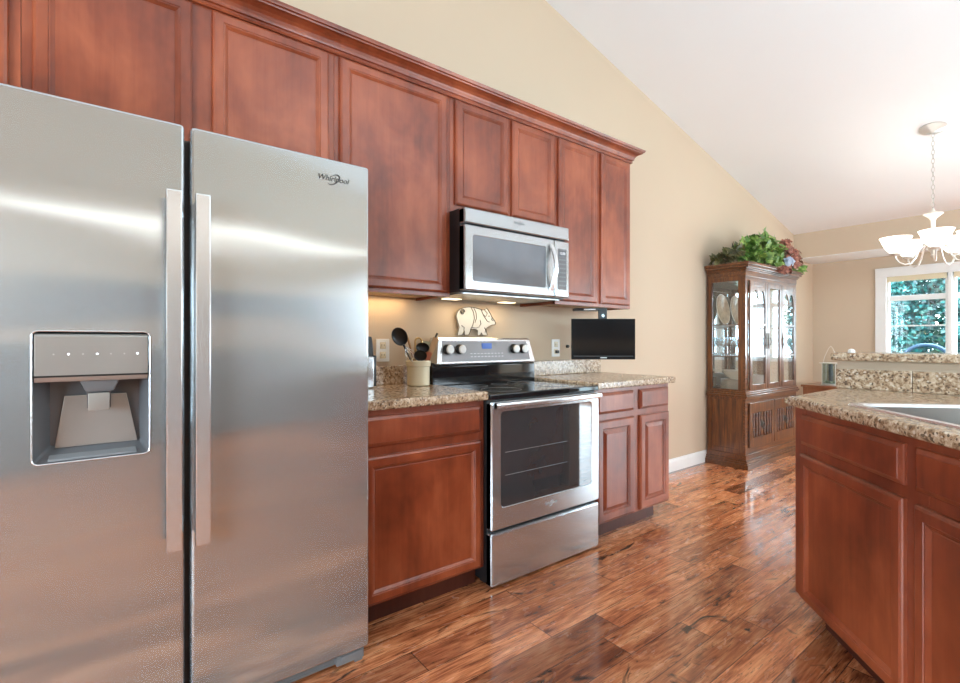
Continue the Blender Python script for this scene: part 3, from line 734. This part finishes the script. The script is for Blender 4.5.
# television hung under the right wall cabinet, turned towards the room
TVX, TVY = 2.672, 2.108
t = thing('television', 'small black flat television hanging under the right wall cabinet', 'television', (TVX, TVY, 1.40), THETA - R(90))
def loc(mb, name, mat, p): return mb.build(name, mat, p, local=True)
B = -1.40
hs = loc(MB().loft([[(x, y, z + B) for x, z in rrect(-.218 + i, .216 - i, 1.048 + i, 1.324 - i, .004)] for y, i in ((.034, .04), (.020, .004), (-.012, 0), (-.016, .002))]), 'housing', 'bgloss', t)
loc(MB().box(-.202, .200, -.0175, -.0155, 1.072 + B, 1.310 + B), 'screen', 'screen', t)
loc(MB().box(-.202, .200, -.0172, -.0156, 1.0700 + B, 1.0720 + B), 'screen_edge', 'mgrey', t)
loc(MB().box(-.022, .022, -.0174, -.0158, 1.057 + B, 1.063 + B), 'maker_badge', 'silverink', t)
loc(MB().box(-.028, .028, .0, .026, 1.310 + B, 1.392 + B, .004), 'mount_arm', 'black', t)
loc(MB().box(-.19, .03, .0, .09, 1.380 + B, 1.3985 + B, .003), 'mount_plate', 'black', t)
loc(MB().box(-.13, -.05, -.002, .004, 1.383 + B, 1.393 + B, .001), 'mount_label', 'white', t)
loc(MB().lathe([(0, 0), (.010, 0), (.010, .003), (0, .003)], (0, -.001, 1.345 + B), 12, Matrix.Rotation(R(90), 4, 'X')), 'mount_screw', 'bright', t)

# ------------------------------------------------------------------ china cabinet
HX0, HX1, HY = 4.635, 5.805, 2.045
t = HC = thing('china_cabinet', 'tall oak china cabinet with glass doors against the beige wall', 'china cabinet', ((HX0 + HX1) / 2, 2.2, 0))
HB = WY - .018
# plinth, waist and cornice mouldings
mb = MB()
for o_, a, b in ((.040, 0, .045), (.030, .045, .062), (.022, .062, .080), (.012, .080, .125)):
    mb.box(HX0 - o_, HX1 + o_, HY - o_, HB, a, b, .003)
mb.build('plinth', 'oakh', t)
mb = MB()
for o_, a, b in ((.014, .640, .652), (.024, .652, .672), (.016, .672, .690), (.006, .690, .706)):
    mb.box(HX0 - o_, HX1 + o_, HY - o_, HB, a, b, .003)
mb.build('waist_molding', 'oakh', t)
mb = MB()
for o_, a, b in ((.004, 1.775, 1.826), (.014, 1.826, 1.838), (.024, 1.838, 1.852), (.040, 1.852, 1.876), (.052, 1.876, 1.900)):
    mb.box(HX0 - o_, HX1 + o_, HY - o_, HB, a, b, .003)
mb.build('cornice', 'oakh', t)
# left side: frame, glass and raised lower panel
for xs, nm in ((HX0, 'L'), (HX1 - .022, 'R')):
    mb = MB(); mb.box(xs, xs + .022, HY + .0215, HY + .065, .1205, 1.7795, .002).box(xs, xs + .022, 2.355, HB, .1205, 1.7795, .002)
    mb.box(xs + .0008, xs + .0212, HY + .001, HB - .001, 1.735, 1.779).box(xs + .0008, xs + .0212, HY + .001, HB - .001, .62, .722).box(xs + .0008, xs + .0212, HY + .001, HB - .001, .121, .168)
    SF = mb.build('side_frame', 'oak', t)
    mb = MB(); mb.box(xs + .008, xs + .014, HY + .064, 2.356, .166, .622); mb.build('side_panel', 'oak', SF)
    MB().box(xs + .009, xs + .013, HY + .064, 2.356, .72, 1.737).build('side_glass', 'hglass', SF)
MB().box(HX0 + .0225, HX1 - .0225, HB - .008, HB, .121, 1.779).build('back_panel', 'oak', t)
MB().box(HX0 + .024, HX1 - .024, HB - .012, HB - .0085, .715, 1.77).build('mirror_back', 'mirror', t)
mb = MB(); mb.box(HX0 + .02, HX1 - .02, HY + .02, HB - .012, .690, .7065).box(HX0 + .02, HX1 - .02, HY + .02, HB - .012, .12, .135)
mb.build('cabinet_floor', 'oakh', t)
for z in (1.335, 1.035): MB().box(HX0 + .024, HX1 - .024, HY + .028, HB - .014, z - .012, z, .002).build('shelf', 'hglass' if 0 else 'oakh', t)
# face frame
mb = MB(); mb.box(HX0 - .001, HX0 + .055, HY - .001, HY + .021, .1205, 1.7795, .002).box(HX1 - .055, HX1 + .001, HY - .001, HY + .021, .1205, 1.7795, .002)
mb.box(HX0 + .05, HX1 - .05, HY, HY + .0205, 1.735, 1.779).box(HX0 + .05, HX1 - .05, HY, HY + .0205, .60, .722).box(HX0 + .05, HX1 - .05, HY, HY + .0205, .121, .185)
mb.build('face_frame', 'oakh', t)
yf = HY - .018
def fret(x0, x1, zt):
    wd = x1 - x0; pts = [(x0, zt), (x1, zt)]
    for i in range(33):
        u = 1 - i / 32
        d = .055 + .075 * abs(math.sin(2 * math.pi * u)) ** .0 * 0
        a_ = abs(math.sin(2 * math.pi * u)); d = .165 - .125 * a_ ** .6
        if u < .06 or u > .94: d = .19
        pts.append((x0 + wd * u, zt - d))
    return pts
ux = [(4.694, 5.062), (5.070, 5.390), (5.398, 5.748)]
for k, (a, b) in enumerate(ux):
    f = .046; mb = MB(); z0_, z1_ = .722, 1.735
    mb.box(a, a + f, yf, HY - .0018, z0_, z1_, .003).box(b - f, b, yf, HY - .0018, z0_, z1_, .003).box(a + f, b - f, yf + .001, HY - .0022, z0_, z0_ + f, .003).box(a + f, b - f, yf + .001, HY - .0022, z1_ - f, z1_, .003)
    D = mb.build('glass_door', 'oak', t)
    MB().box(a + f, b - f, yf + .008, yf + .011, z0_ + f, z1_ - f).build('pane', 'hglass', D)
    if k != 1:
        MB().prism(fret(a + f - .004, b - f + .004, z1_ - f + .004), 'y', yf + .002, yf + .007).build('fretwork_arch', 'oakh', D)
        for z in (1.330, 1.030): MB().box(a + f, b - f, yf + .002, yf + .007, z - .011, z + .011, .002).build('glazing_bar', 'oakh', D)
    hx = {0: b - .022, 1: a + .022, 2: a + .022}[k]
    HD = MB().prism([(hx - .008, 1.10), (hx + .008, 1.10), (hx + .014, 1.14), (hx + .008, 1.17), (hx + .014, 1.20), (hx + .008, 1.25), (hx - .008, 1.25), (hx - .014, 1.20), (hx - .008, 1.17), (hx - .014, 1.14)], 'y', yf - .004, yf + .0005).build('handle_plate', 'iron', D)
    MB().tube([(hx, yf - .003, 1.205), (hx, yf - .016, 1.20), (hx, yf - .020, 1.17), (hx, yf - .016, 1.14), (hx, yf - .003, 1.135)], .004, 6).build('pull', 'iron', HD)
for k, (a, b) in enumerate(((4.694, 5.216), (5.226, 5.748))):
    f = .055; z0_, z1_ = .188, .598
    mb = MB(); mb.box(a, a + f, yf, HY - .0018, z0_, z1_, .003).box(b - f, b, yf, HY - .0018, z0_, z1_, .003).box(a + f, b - f, yf + .001, HY - .0022, z0_, z0_ + .085, .003).box(a + f, b - f, yf + .001, HY - .0022, z1_ - .095, z1_, .003)
    D = mb.build('lower_door', 'oak', t)
    MB().box(a + f, b - f, yf + .0145, HY - .0025, z0_ + .08, z1_ - .09).build('door_panel', 'oak', D)
    for i in range(7):
        if i == 3: continue
        x = a + f + .03 + (b - a - 2 * f - .06) * i / 6
        MB().lathe([(.006, 0), (.011, .01), (.007, .03), (.012, .07), (.013, .11), (.008, .16), (.007, .19), (.011, .212), (.006, .228)], (x, yf + .008, z0_ + .084), 10).build('spindle', 'oakh', D)
    xc = (a + b) / 2
    HD = MB().lathe([(0, 0), (.034, 0), (.030, .006), (.016, .009), (0, .010)], (xc, yf + .010, .39), 16, Matrix.Rotation(R(90), 4, 'X')).build('handle_plate', 'iron', D)
    MB().tube([(xc + .026 * math.cos(R(a_)), yf - .006, .375 + .026 * math.sin(R(a_))) for a_ in range(0, 360, 24)], .004, 6, closed=True).build('ring_pull', 'iron', HD)
    MB().box(xc - .02, xc + .02, yf + .006, yf + .016, z0_ + .084, z1_ - .094).build('center_bar', 'oakh', D)

# contents of the china cabinet
def upright_plate(label, x, y, rx, rz, zb, grp):
    m = Matrix.Rotation(R(82), 4, 'X')
    t = thing('serving_plate', label, 'plate', (x, y, zb), 0, grp)
    mb = MB(); mb.lathe([(0, 0), (.6, 0), (.66, .03), (1, .10), (.99, .13), (.66, .06), (.6, .04), (0, .04)], (0, 0, 0), 36, Matrix.Translation((x, y, zb + rz)) @ m @ Matrix.Diagonal((rx, rz, .16, 1)))
    mb.build('dish', 'plate', t)
    mb = MB(); mb.tube([(x + rx * 1.0 * math.cos(R(a)), y - .016 - .002 + (rz * math.sin(R(a))) * .14, zb + rz + rz * .99 * math.sin(R(a))) for a in range(0, 360, 12)], .004, 6, closed=True)
    mb.build('rim', 'china', t)
GP = 'plates standing on the top shelf of the china cabinet'
upright_plate('left oval plate standing on the top shelf of the china cabinet', 4.80, 2.345, .125, .150, 1.336, GP)
upright_plate('second oval plate from the left on the top shelf of the china cabinet', 5.085, 2.345, .125, .150, 1.336, GP)
upright_plate('right oval plate standing on the top shelf of the china cabinet', 5.42, 2.345, .125, .150, 1.336, GP)
gprof = [(0, 0), (.034, 0), (.034, .003), (.006, .008), (.005, .07), (.012, .08), (.034, .10), (.042, .13), (.040, .175), (.037, .175), (.038, .13), (.028, .102), (0, .088)]
g0 = None; k = 0
for ix in range(4):
    for iy in range(2):
        x, y = 4.73 + ix * .115, 2.16 + iy * .12
        if g0 is None:
            g0 = MB().lathe(gprof, (0, 0, 0), 16).build('wine_glass', 'thin'); g = g0
        else:
            g = g0.copy(); S.collection.objects.link(g)
        g.location = (x, y, 1.0355)
        tag(g, 'clear stemmed glass standing on the middle shelf of the china cabinet', 'glass', 'stemmed glasses on the middle shelf')
p0 = None
for k in range(8):
    if p0 is None: p0 = MB().lathe([(0, 0), (.075, 0), (.082, .006), (.132, .016), (.132, .020), (.080, .011), (0, .006)], (0, 0, 0), 32).build('dinner_plate', 'china'); p = p0
    else: p = p0.copy(); S.collection.objects.link(p)
    p.location = (4.83, 2.225, .7072 + k * .0112)
    tag(p, ['ivory dinner plate in the stack at the bottom of the china cabinet', 'ivory dinner plate topmost in the china cabinet stack, under the bowl'][k == 7], 'plate', 'stacked plates at the bottom of the china cabinet')
tag(MB().lathe([(0, 0), (.05, 0), (.055, .006), (.10, .05), (.118, .088), (.114, .088), (.095, .05), (.05, .010), (0, .008)], (0, 0, 0), 32).build('serving_bowl', 'china'), 'ivory bowl standing on the stacked plates in the china cabinet', 'bowl').location = (4.83, 2.225, .7072 + 7 * .0112 + .0185)
b = MB().lathe([(0, 0), (.06, 0), (.08, .01), (.13, .07), (.14, .12), (.135, .12), (.12, .07), (.07, .015), (0, .012)], (0, 0, 0), 32).build('large_bowl', 'white')
b.location = (5.20, 2.23, .7072); tag(b, 'large white bowl right of the plate stack in the china cabinet', 'bowl')

# greenery on top of the china cabinet
IVY = [(0, .0), (.16, -.02), (.34, .06), (.30, .22), (.50, .30), (.42, .44), (.30, .50), (.24, .68), (.12, .80), (0, 1.0)]
def leaf(mb, p, d, n, s, jag=1.0):
    d = d.normalized(); n = (n - d * n.dot(d)).normalized(); u = d.cross(n)
    out = [(x, y) for x, y in IVY] + [(-x, y) for x, y in reversed(IVY[1:-1])]
    c = mb.bm.verts.new(p + d * (s * .42) - n * (s * .06))
    vs = [mb.bm.verts.new(p + u * (x * s * 1.15) + d * (y * s) - n * (s * (.25 * abs(x) ** 1.5 + .12 * y * y))) for x, y in out]
    for i in range(len(vs)): mb.face([c, vs[i], vs[(i + 1) % len(vs)]])
def rnd(a, b): return random.uniform(a, b)
def foliage(name, label, cat, base, blobs, n, size, mat, leafname='leaves', group=None, mats=None):
    t = thing(name, label, cat, base, 0, group)
    st = MB(); lv = MB()
    for i in range(n):
        (bx, by, bz), (sx, sy, sz) = random.choices([(q[0], q[1]) for q in blobs], [q[2] for q in blobs])[0]
        while True:
            q = Vector((rnd(-1, 1), rnd(-1, 1), rnd(-1, 1)))
            if .2 < q.length < 1: break
        p = Vector((bx + q.x * sx, by + q.y * sy, bz + q.z * sz))
        d = Vector((q.x * .8 + rnd(-.7, .7), q.y * .5 + rnd(-.6, .4), rnd(-.5, .9)))
        if d.length < .1: d = Vector((0, 0, 1))
        nn = Vector((rnd(-.8, .4), rnd(-1.2, -.2), rnd(.0, .9)))
        if abs(nn.normalized().dot(d.normalized())) > .9: nn = nn + Vector((.6, .2, .3))
        leaf(lv, p, d, nn, size * rnd(.7, 1.25))
        if i % 5 == 0: st.tube([Vector((bx, by, base[2])), Vector((bx, by, base[2])).lerp(p, .5) + Vector((0, 0, .02)), p], .002, 5)
    lv.build(leafname, mat, t, smooth=0); st.build('stems', 'stem', t)
    return t
foliage('ivy_plant', 'big green leafy ivy plant on top of the china cabinet', 'plant', (5.0, 2.16, 1.9005),
    [((4.93, 2.14, 2.015), (.20, .11, .09), 3), ((4.86, 2.12, 2.09), (.12, .08, .08), 1.6), ((5.26, 2.10, 2.03), (.22, .10, .11), 3), ((5.42, 2.12, 2.15), (.15, .08, .07), 1.4), ((5.22, 2.13, 2.22), (.09, .05, .05), .6), ((5.08, 2.06, 1.965), (.34, .06, .05), 2), ((5.86, 2.08, 1.96), (.09, .06, .05), .5)], 400, .074, 'ivy')
foliage('trailing_ivy', 'darker yellow-brown ivy trailing at the left end of the china cabinet top', 'plant', (4.66, 2.22, 1.9005),
    [((4.63, 2.24, 1.955), (.085, .12, .04), 2), ((4.62, 2.28, 1.985), (.05, .08, .05), 1), ((4.68, 2.14, 2.01), (.05, .06, .07), .9)], 105, .056, 'ivydark')
def blossoms(name, label, base, blobs, n, size, mat):
    t = thing(name, label, 'flowers', base)
    pm = MB(); st = MB()
    for i in range(n):
        (bx, by, bz), (sx, sy, sz) = random.choices([(q[0], q[1]) for q in blobs], [q[2] for q in blobs])[0]
        q = Vector((rnd(-1, 1), rnd(-1, 1), rnd(-1, 1))).normalized() * rnd(.5, 1)
        p = Vector((bx + q.x * sx, by + q.y * sy, bz + q.z * sz))
        ax = (q + Vector((-.3, -.6, .3))).normalized(); e1 = ax.orthogonal().normalized(); e2 = ax.cross(e1); r0 = rnd(0, 6)
        for k in range(5):
            a_ = r0 + k * 1.257
            leaf(pm, p, e1 * math.cos(a_) + e2 * math.sin(a_) + ax * .35, ax, size * rnd(.8, 1.2))
        if i % 3 == 0: st.tube([Vector((base[0], base[1], base[2])), Vector(base).lerp(p, .6) + Vector((0, 0, .02)), p], .002, 5)
    pm.build('petals', mat, t, smooth=0); st.build('stems', 'stem', t)
blossoms('dried_flowers', 'rust red and peach dried flower bunch at the right on the china cabinet', (5.58, 2.10, 1.9005), [((5.56, 2.05, 2.15), (.11, .05, .09), 2), ((5.74, 2.05, 2.05), (.15, .06, .12), 3), ((5.88, 2.06, 2.02), (.09, .05, .08), 1.2)], 190, .030, 'rustpetal')
blossoms('drooping_flowers', 'brownish red dried blossoms drooping over the front edge of the china cabinet cornice', (5.36, 1.985, 1.902), [((5.36, 1.975, 1.885), (.13, .03, .035), 1.5)], 46, .028, 'rustpetal')
blossoms('blue_flowers', 'pale blue-white blossom cluster low in front of the ivy', (5.46, 2.03, 1.9005), [((5.46, 1.98, 1.975), (.055, .035, .045), 1)], 30, .028, 'bluepetal')

# ------------------------------------------------------------------ sink corner (the cabinet face runs at an angle to the room)
IA = R(224.5); IO = Vector((2.285, .800, 0))
def iw(s, n): return (IO.x + s * math.cos(IA) - n * math.sin(IA), IO.y + s * math.sin(IA) + n * math.cos(IA))
def isl_inv(x, y):
    dx, dy = x - IO.x, y - IO.y; return (dx * math.cos(IA) + dy * math.sin(IA), -dx * math.sin(IA) + dy * math.cos(IA))
t = SC = thing('sink_cabinet', 'cherry sink base cabinet set at an angle below the sink', 'cabinet', IO, IA)
def Lb(mb, name, mat, p=None): return mb.build(name, mat, p or t, local=True, smooth=0 if 'do' in name or 'dra' in name else 40)
cA = isl_inv(2.935, .82); cB = isl_inv(2.935, -.75)
mb = MB(); mb.prism([(-.058, .0397), (1.24, .0397), (1.24, .35), cB, cA], 'z', .10, .74)
mb.prism([(-.058, .0397), (-.04, .0397), (cA[0] + .02, cA[1] - .012), cA], 'z', .7402, .8935)
mb.prism([(1.222, .0397), (1.24, .0397), (1.24, .35), cB, (cB[0] - .02, cB[1]), (1.222, .36)], 'z', .7402, .8935); Lb(mb, 'carcass', 'cherry')
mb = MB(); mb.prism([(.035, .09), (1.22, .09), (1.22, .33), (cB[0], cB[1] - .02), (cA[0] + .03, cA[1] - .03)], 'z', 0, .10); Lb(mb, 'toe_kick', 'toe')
mb = MB(); mb.box(-.058, 1.24, .02, .04, .10, .135, .0015).box(-.058, 1.24, .02, .04, .86, .8935, .0015).box(-.058, 1.24, .02, .04, .69, .76, .0015)
mb.box(-.058, .03, .0192, .0395, .1005, .893, .0015).box(1.19, 1.24, .0192, .0395, .1005, .893, .0015).box(.57, .68, .0192, .0395, .1005, .893, .0015)
Lb(mb, 'face_frame', 'cherry')
for a, b in ((.010, .598), (.645, 1.222)):
    Lb(slab_front(a, b, .745, .868, 0), 'drawer_front', 'cherry'); Lb(recessed_door(a, b, .108, .706, 0), 'door', 'cherry')
# countertop with a cut-out for the sink
def plate_hole(outer, hole, z0, z1):
    b2 = bmesh.new(); tops = []
    for lp in (outer, hole):
        vs = [b2.verts.new((x, y, z1)) for x, y in lp]; tops.append(vs)
        for i in range(len(vs)): b2.edges.new((vs[i], vs[(i + 1) % len(vs)]))
    bmesh.ops.triangle_fill(b2, use_beauty=True, edges=b2.edges[:])
    top = b2.faces[:]
    r = bmesh.ops.extrude_face_region(b2, geom=top)
    for v in [g for g in r['geom'] if isinstance(g, bmesh.types.BMVert)]: v.co.z = z0
    bmesh.ops.recalc_face_normals(b2, faces=b2.faces[:])
    return b2
def round_poly(pts, rads, k=5):
    out = []; n = len(pts)
    for i in range(n):
        p = Vector(pts[i]); a = (Vector(pts[i - 1]) - p); b = (Vector(pts[(i + 1) % n]) - p); r = rads[i]
        if r <= 0: out.append(tuple(p)); continue
        s0 = p + a.normalized() * r; s1 = p + b.normalized() * r
        for j in range(k + 1):
            u = j / k; out.append(tuple(s0.lerp(p, u).lerp(p.lerp(s1, u), u)))
    return out
fl = -.012                                   # counter edge just in front of the doors
tip = iw(-.070, fl); far = iw(1.27, fl)
outer_w = round_poly([tip, far, (far[0], -.78), (2.945, -.78), (2.945, .845), (tip[0] + .02, .845)], [.02, 0, 0, 0, .01, .03])
hole_w = [iw(*p) for p in rrect(.215, 1.015, .085, .605, .05, 5)]
t = thing('sink_countertop', 'granite countertop around the sink with its low backsplash', 'countertop', (2.6, .3, .895))
b2 = plate_hole(outer_w, hole_w, .8950, .9345)
sel = [e for e in b2.edges if len(e.link_faces) == 2 and abs(e.calc_face_angle(0)) > 1 and all(abs(v.co.z - .9345) < 1e-4 or abs(v.co.z - .895) < 1e-4 for v in e.verts) and abs(e.verts[0].co.z - e.verts[1].co.z) < 1e-5]
bmesh.ops.bevel(b2, geom=sel, offset=.009, segments=3, profile=.5, affect='EDGES')
mb = MB(); mb._merge(b2); mb.build('slab', 'granite', t, smooth=50)
MB().box(2.945, 2.967, .562, .858, .9347, 1.032, .003).build('backsplash', 'granite', t)
MB().box(2.945, 2.967, -.78, .560, .9347, 1.032, .003).build('backsplash', 'granite', t)
struct('wall_bar', MB().box(2.9675, 3.09, -.80, .858, 0, 1.0745), 'wall', smooth=0)
mb = MB(); mb.prism(round_poly([(2.905, .868), (2.905, -.82), (3.32, -.82), (3.32, .868)], [.01, .01, .05, .05]), 'z', 1.0750, 1.113, .007)
tag(mb.build('bar_top', 'granite', None, origin=(3.1, 0, 1.075)), 'raised granite bar top on the half wall behind the sink', 'countertop')
t = SK = thing('kitchen_sink', 'stainless drop-in sink in the angled granite countertop', 'sink', (IO.x, IO.y, .935), IA)
zt = .935 - .935
lp = []
for i, z, r in ((0, .0002, .06), (.004, .006, .058), (.026, .006, .05), (.034, .004, .05), (.042, -.004, .05), (.050, -.09, .05), (.056, -.168, .05), (.08, -.18, .04)):
    lp.append([(x, y, z) for x, y in rrect(.19 + i, 1.04 - i, .062 + i, .630 - i, r, 5)])
MB().loft(lp[:5], True, False, False).build('rim', 'bright', SK, local=True)
MB().loft(lp[4:], True, False, True).build('basin', 'basin', SK, local=True)
MB().box(.60, .632, .115, .575, -.176, -.012, .01).build('basin_divider', 'basin', SK, local=True)
for s_ in (.42, .82): MB().lathe([(0, 0), (.042, 0), (.042, .003), (.03, .004), (0, .002)], (s_, .33, -.1795), 20).build('drain', 'steel2', SK, local=True)

# ------------------------------------------------------------------ end table with lantern in the nook
t = thing('end_table', 'small reddish wooden end table in the dining nook, below the lantern', 'table', (6.75, 1.9, 0))
MB().box(6.48, 7.05, 1.58, 2.235, .640, .664, .004).build('table_top', 'table', t)
MB().box(6.50, 7.03, 1.60, 2.215, .555, .640, .002).build('apron', 'table', t)
for x in (6.50, 6.99):
    for y in (1.60, 2.175): MB().box(x - .002, x + .042, y - .002, y + .042, 0, .64, .003).build('leg', 'table', t)
t = thing('glass_lantern', 'glass lantern with a wire handle and a dark candle on the end table', 'lantern', (6.68, 1.995, .664))
lx, ly = 6.68, 1.995
MB().box(lx - .075, lx + .075, ly - .075, ly + .075, .6645, .678, .003).build('base', 'nickel', t)
mb = MB()
for sx in (-1, 1):
    for sy in (-1, 1): mb.box(lx + sx * .066 - .003, lx + sx * .066 + .003, ly + sy * .066 - .003, ly + sy * .066 + .003, .678, .915)
mb.build('corner_posts', 'nickel', t)
for sx in (-1, 1):
    MB().box(lx + sx * .066 - .001, lx + sx * .066 + .001, ly - .063, ly + .063, .678, .915).build('pane', 'lantern_glass', t)
    MB().box(lx - .063, lx + .063, ly + sx * .066 - .001, ly + sx * .066 + .001, .678, .915).build('pane', 'lantern_glass', t)
mb = MB(); mb.box(lx - .088, lx + .088, ly - .088, ly + .088, .915, .924, .002); mb.build('lid', 'nickel', t)
MB().tube([(lx, ly + .075, .924), (lx, ly + .06, .99), (lx, ly + .02, 1.09), (lx, ly, 1.118), (lx, ly - .02, 1.09), (lx, ly - .06, .99), (lx, ly - .075, .924)], .003, 6).build('wire_handle', 'nickel', t)
MB().lathe([(0, 0), (.022, 0), (.022, .19), (.018, .2), (0, .2)], (lx, ly, .705), 16).build('candle', 'dgrey', t)
mb = MB()
for i in range(34): mb.lathe([(0, -.012), (.010, -.006), (.012, 0), (.010, .006), (0, .012)], (lx + rnd(-.045, .045), ly + rnd(-.045, .045), .690 + rnd(0, .016)), 7)
mb.build('pebbles', 'sage', t)
o = MB().lathe([(0, 0), (.018, 0), (.020, .004), (.017, .018), (.009, .024), (0, .026)], (0, 0, 0), 16).build('trinket', 'white'); o.location = (2.965, .797, 1.1133); o.scale = (.8, .8, .8)
tag(o, 'tiny white rounded trinket on the bar top near its left end', 'trinket')

# ------------------------------------------------------------------ chandelier
CX, CY = 5.245, .873
t = thing('chandelier', 'five-arm chandelier with lit white glass shades hanging from the sloped ceiling', 'chandelier', (CX, CY, 1.8))
sl = math.atan(.243)
mb = MB(); mb.lathe([(0, 0), (.086, 0), (.086, -.008), (.070, -.018), (.030, -.026), (.012, -.04), (0, -.04)], (CX, CY, cz(CX) - .0005), 32, Matrix.Rotation(sl, 4, 'Y'))
mb.build('canopy', 'canopy', t)
mb = MB(); z = cz(CX) - .035; k = 0
while z > 2.235:
    lk = []
    for i in range(14):
        a_ = 2 * math.pi * i / 14; u, v = .010 * math.cos(a_), .022 * math.sin(a_)
        lk.append((CX + (u if k % 2 else u * .3), CY + (0 if k % 2 else u), z - .02 + v))
    mb.tube(lk, .0016, 5, closed=True); z -= .035; k += 1
mb.build('chain', 'chain', t)
mb = MB(); mb.lathe([(0, 2.235), (.010, 2.232), (.012, 2.215), (.020, 2.208), (.060, 2.196), (.062, 2.190), (.045, 2.178), (.026, 2.160), (.020, 2.150), (.016, 2.145), (.014, 2.06), (.018, 2.04), (.014, 2.02), (.016, 1.96), (.030, 1.94), (.036, 1.92), (.030, 1.90), (.016, 1.885), (.012, 1.87), (.016, 1.862), (.010, 1.850), (.004, 1.842), (0, 1.838)], (CX, CY, 0), 20)
mb.build('column', 'nickel', t)
back = math.atan2(-CY, -CX)
R_ = .242
def bulb(x, y, z, parent):
    l = bpy.data.lights.new('bulb_light', 'POINT'); l.energy = .6; l.shadow_soft_size = .03; l.color = (1, .96, .90)
    o = bpy.data.objects.new('bulb_light', l); S.collection.objects.link(o); o.parent = parent
    o.location = Vector((x, y, z)) - Vector((CX, CY, 1.8))
for k in range(5):
    a_ = back + k * 2 * math.pi / 5 + R(4); ux_, uy_ = math.cos(a_), math.sin(a_)
    cps = [(.022, 1.925), (.05, 1.95), (.085, 1.92), (.11, 1.85), (.14, 1.805), (.18, 1.795), (.218, 1.815), (.238, 1.85), (.242, 1.878)]
    arm = MB().tube([(CX + r * ux_, CY + r * uy_, z) for r, z in cps], .0065, 8).build('arm', 'nickel', t)
    sx, sy = CX + R_ * ux_, CY + R_ * uy_
    MB().lathe([(0, 1.872), (.020, 1.874), (.040, 1.882), (.042, 1.890), (.020, 1.896), (0, 1.896)], (sx, sy, 0), 18).build('cup', 'nickel', arm)
    MB().lathe([(.028, 1.893), (.042, 1.899), (.066, 1.928), (.084, 1.965), (.097, 2.000), (.107, 2.020), (.102, 2.020), (.092, 2.000), (.078, 1.967), (.060, 1.934), (.038, 1.905), (.0, 1.90)], (sx, sy, 0), 28).build('glass_shade', 'shade', arm); bulb(sx, sy, 1.985, t)

# ------------------------------------------------------------------ garden beyond the window
struct('ground_lawn', MB().box(XR + .2, 26, -14, 14, -.5, -.4), 'lawn', smooth=0)
def tree(label, x, y, crown_z, rx, ry, rz, n, size, mat):
    t = thing('garden_tree', label, 'tree', (x, y, -.4), 0, 'trees beyond the dining window')
    MB().tube([(x, y, -.4), (x + .05, y, .4), (x, y + .05, crown_z)], [.12, .09, .05], 8).build('trunk', 'bark', t)
    mb = MB()
    for i in range(n):
        while True:
            q = Vector((rnd(-1, 1), rnd(-1, 1), rnd(-1, 1)))
            if .35 < q.length < 1: break
        p = Vector((x + q.x * rx, y + q.y * ry, crown_z + q.z * rz))
        d = Vector((rnd(-1, .4), rnd(-1, 1), rnd(-1, .6))); nn = Vector((-1, rnd(-.7, .7), rnd(-.2, 1.2)))
        s = size * rnd(.6, 1.3); d.normalize(); nn = (nn - d * nn.dot(d)); u = d.cross(nn).normalized()
        vs = [mb.bm.verts.new(p + w_) for w_ in (Vector((0, 0, 0)), u * s * .32 + d * s * .45, d * s, -u * s * .32 + d * s * .45)]
        mb.face(vs)
    mb.build('foliage', mat, t, smooth=0)
tree('tall teal-green tree filling the left pane of the dining window', 10.4, 2.45, 1.9, .9, .78, 1.9, 13000, .075, 'treeA')
tree('blue-green tree in the middle of the dining window view', 10.6, .95, 1.8, .9, .72, 1.9, 13000, .075, 'treeA')
tree('dark green background tree seen at the top of the dining window', 13.4, 3.3, 2.6, 1.3, 2.1, 2.8, 9000, .17, 'treeB')
mb = MB(); ax, ay = 9.2, 1.60
mb.tube([(ax, ay + .25 * math.cos(R(a_)), .90 + .22 * math.sin(R(a_))) for a_ in range(-90, 271, 12)][:-1], .030, 10, closed=True)
mb.tube([(ax, ay, -.4), (ax, ay, .68)], .03, 10)
tag(mb.build('garden_hoop', 'bluepaint', None, origin=(ax, ay, -.4)), 'blue rounded arch seen low through the dining window', 'arch')
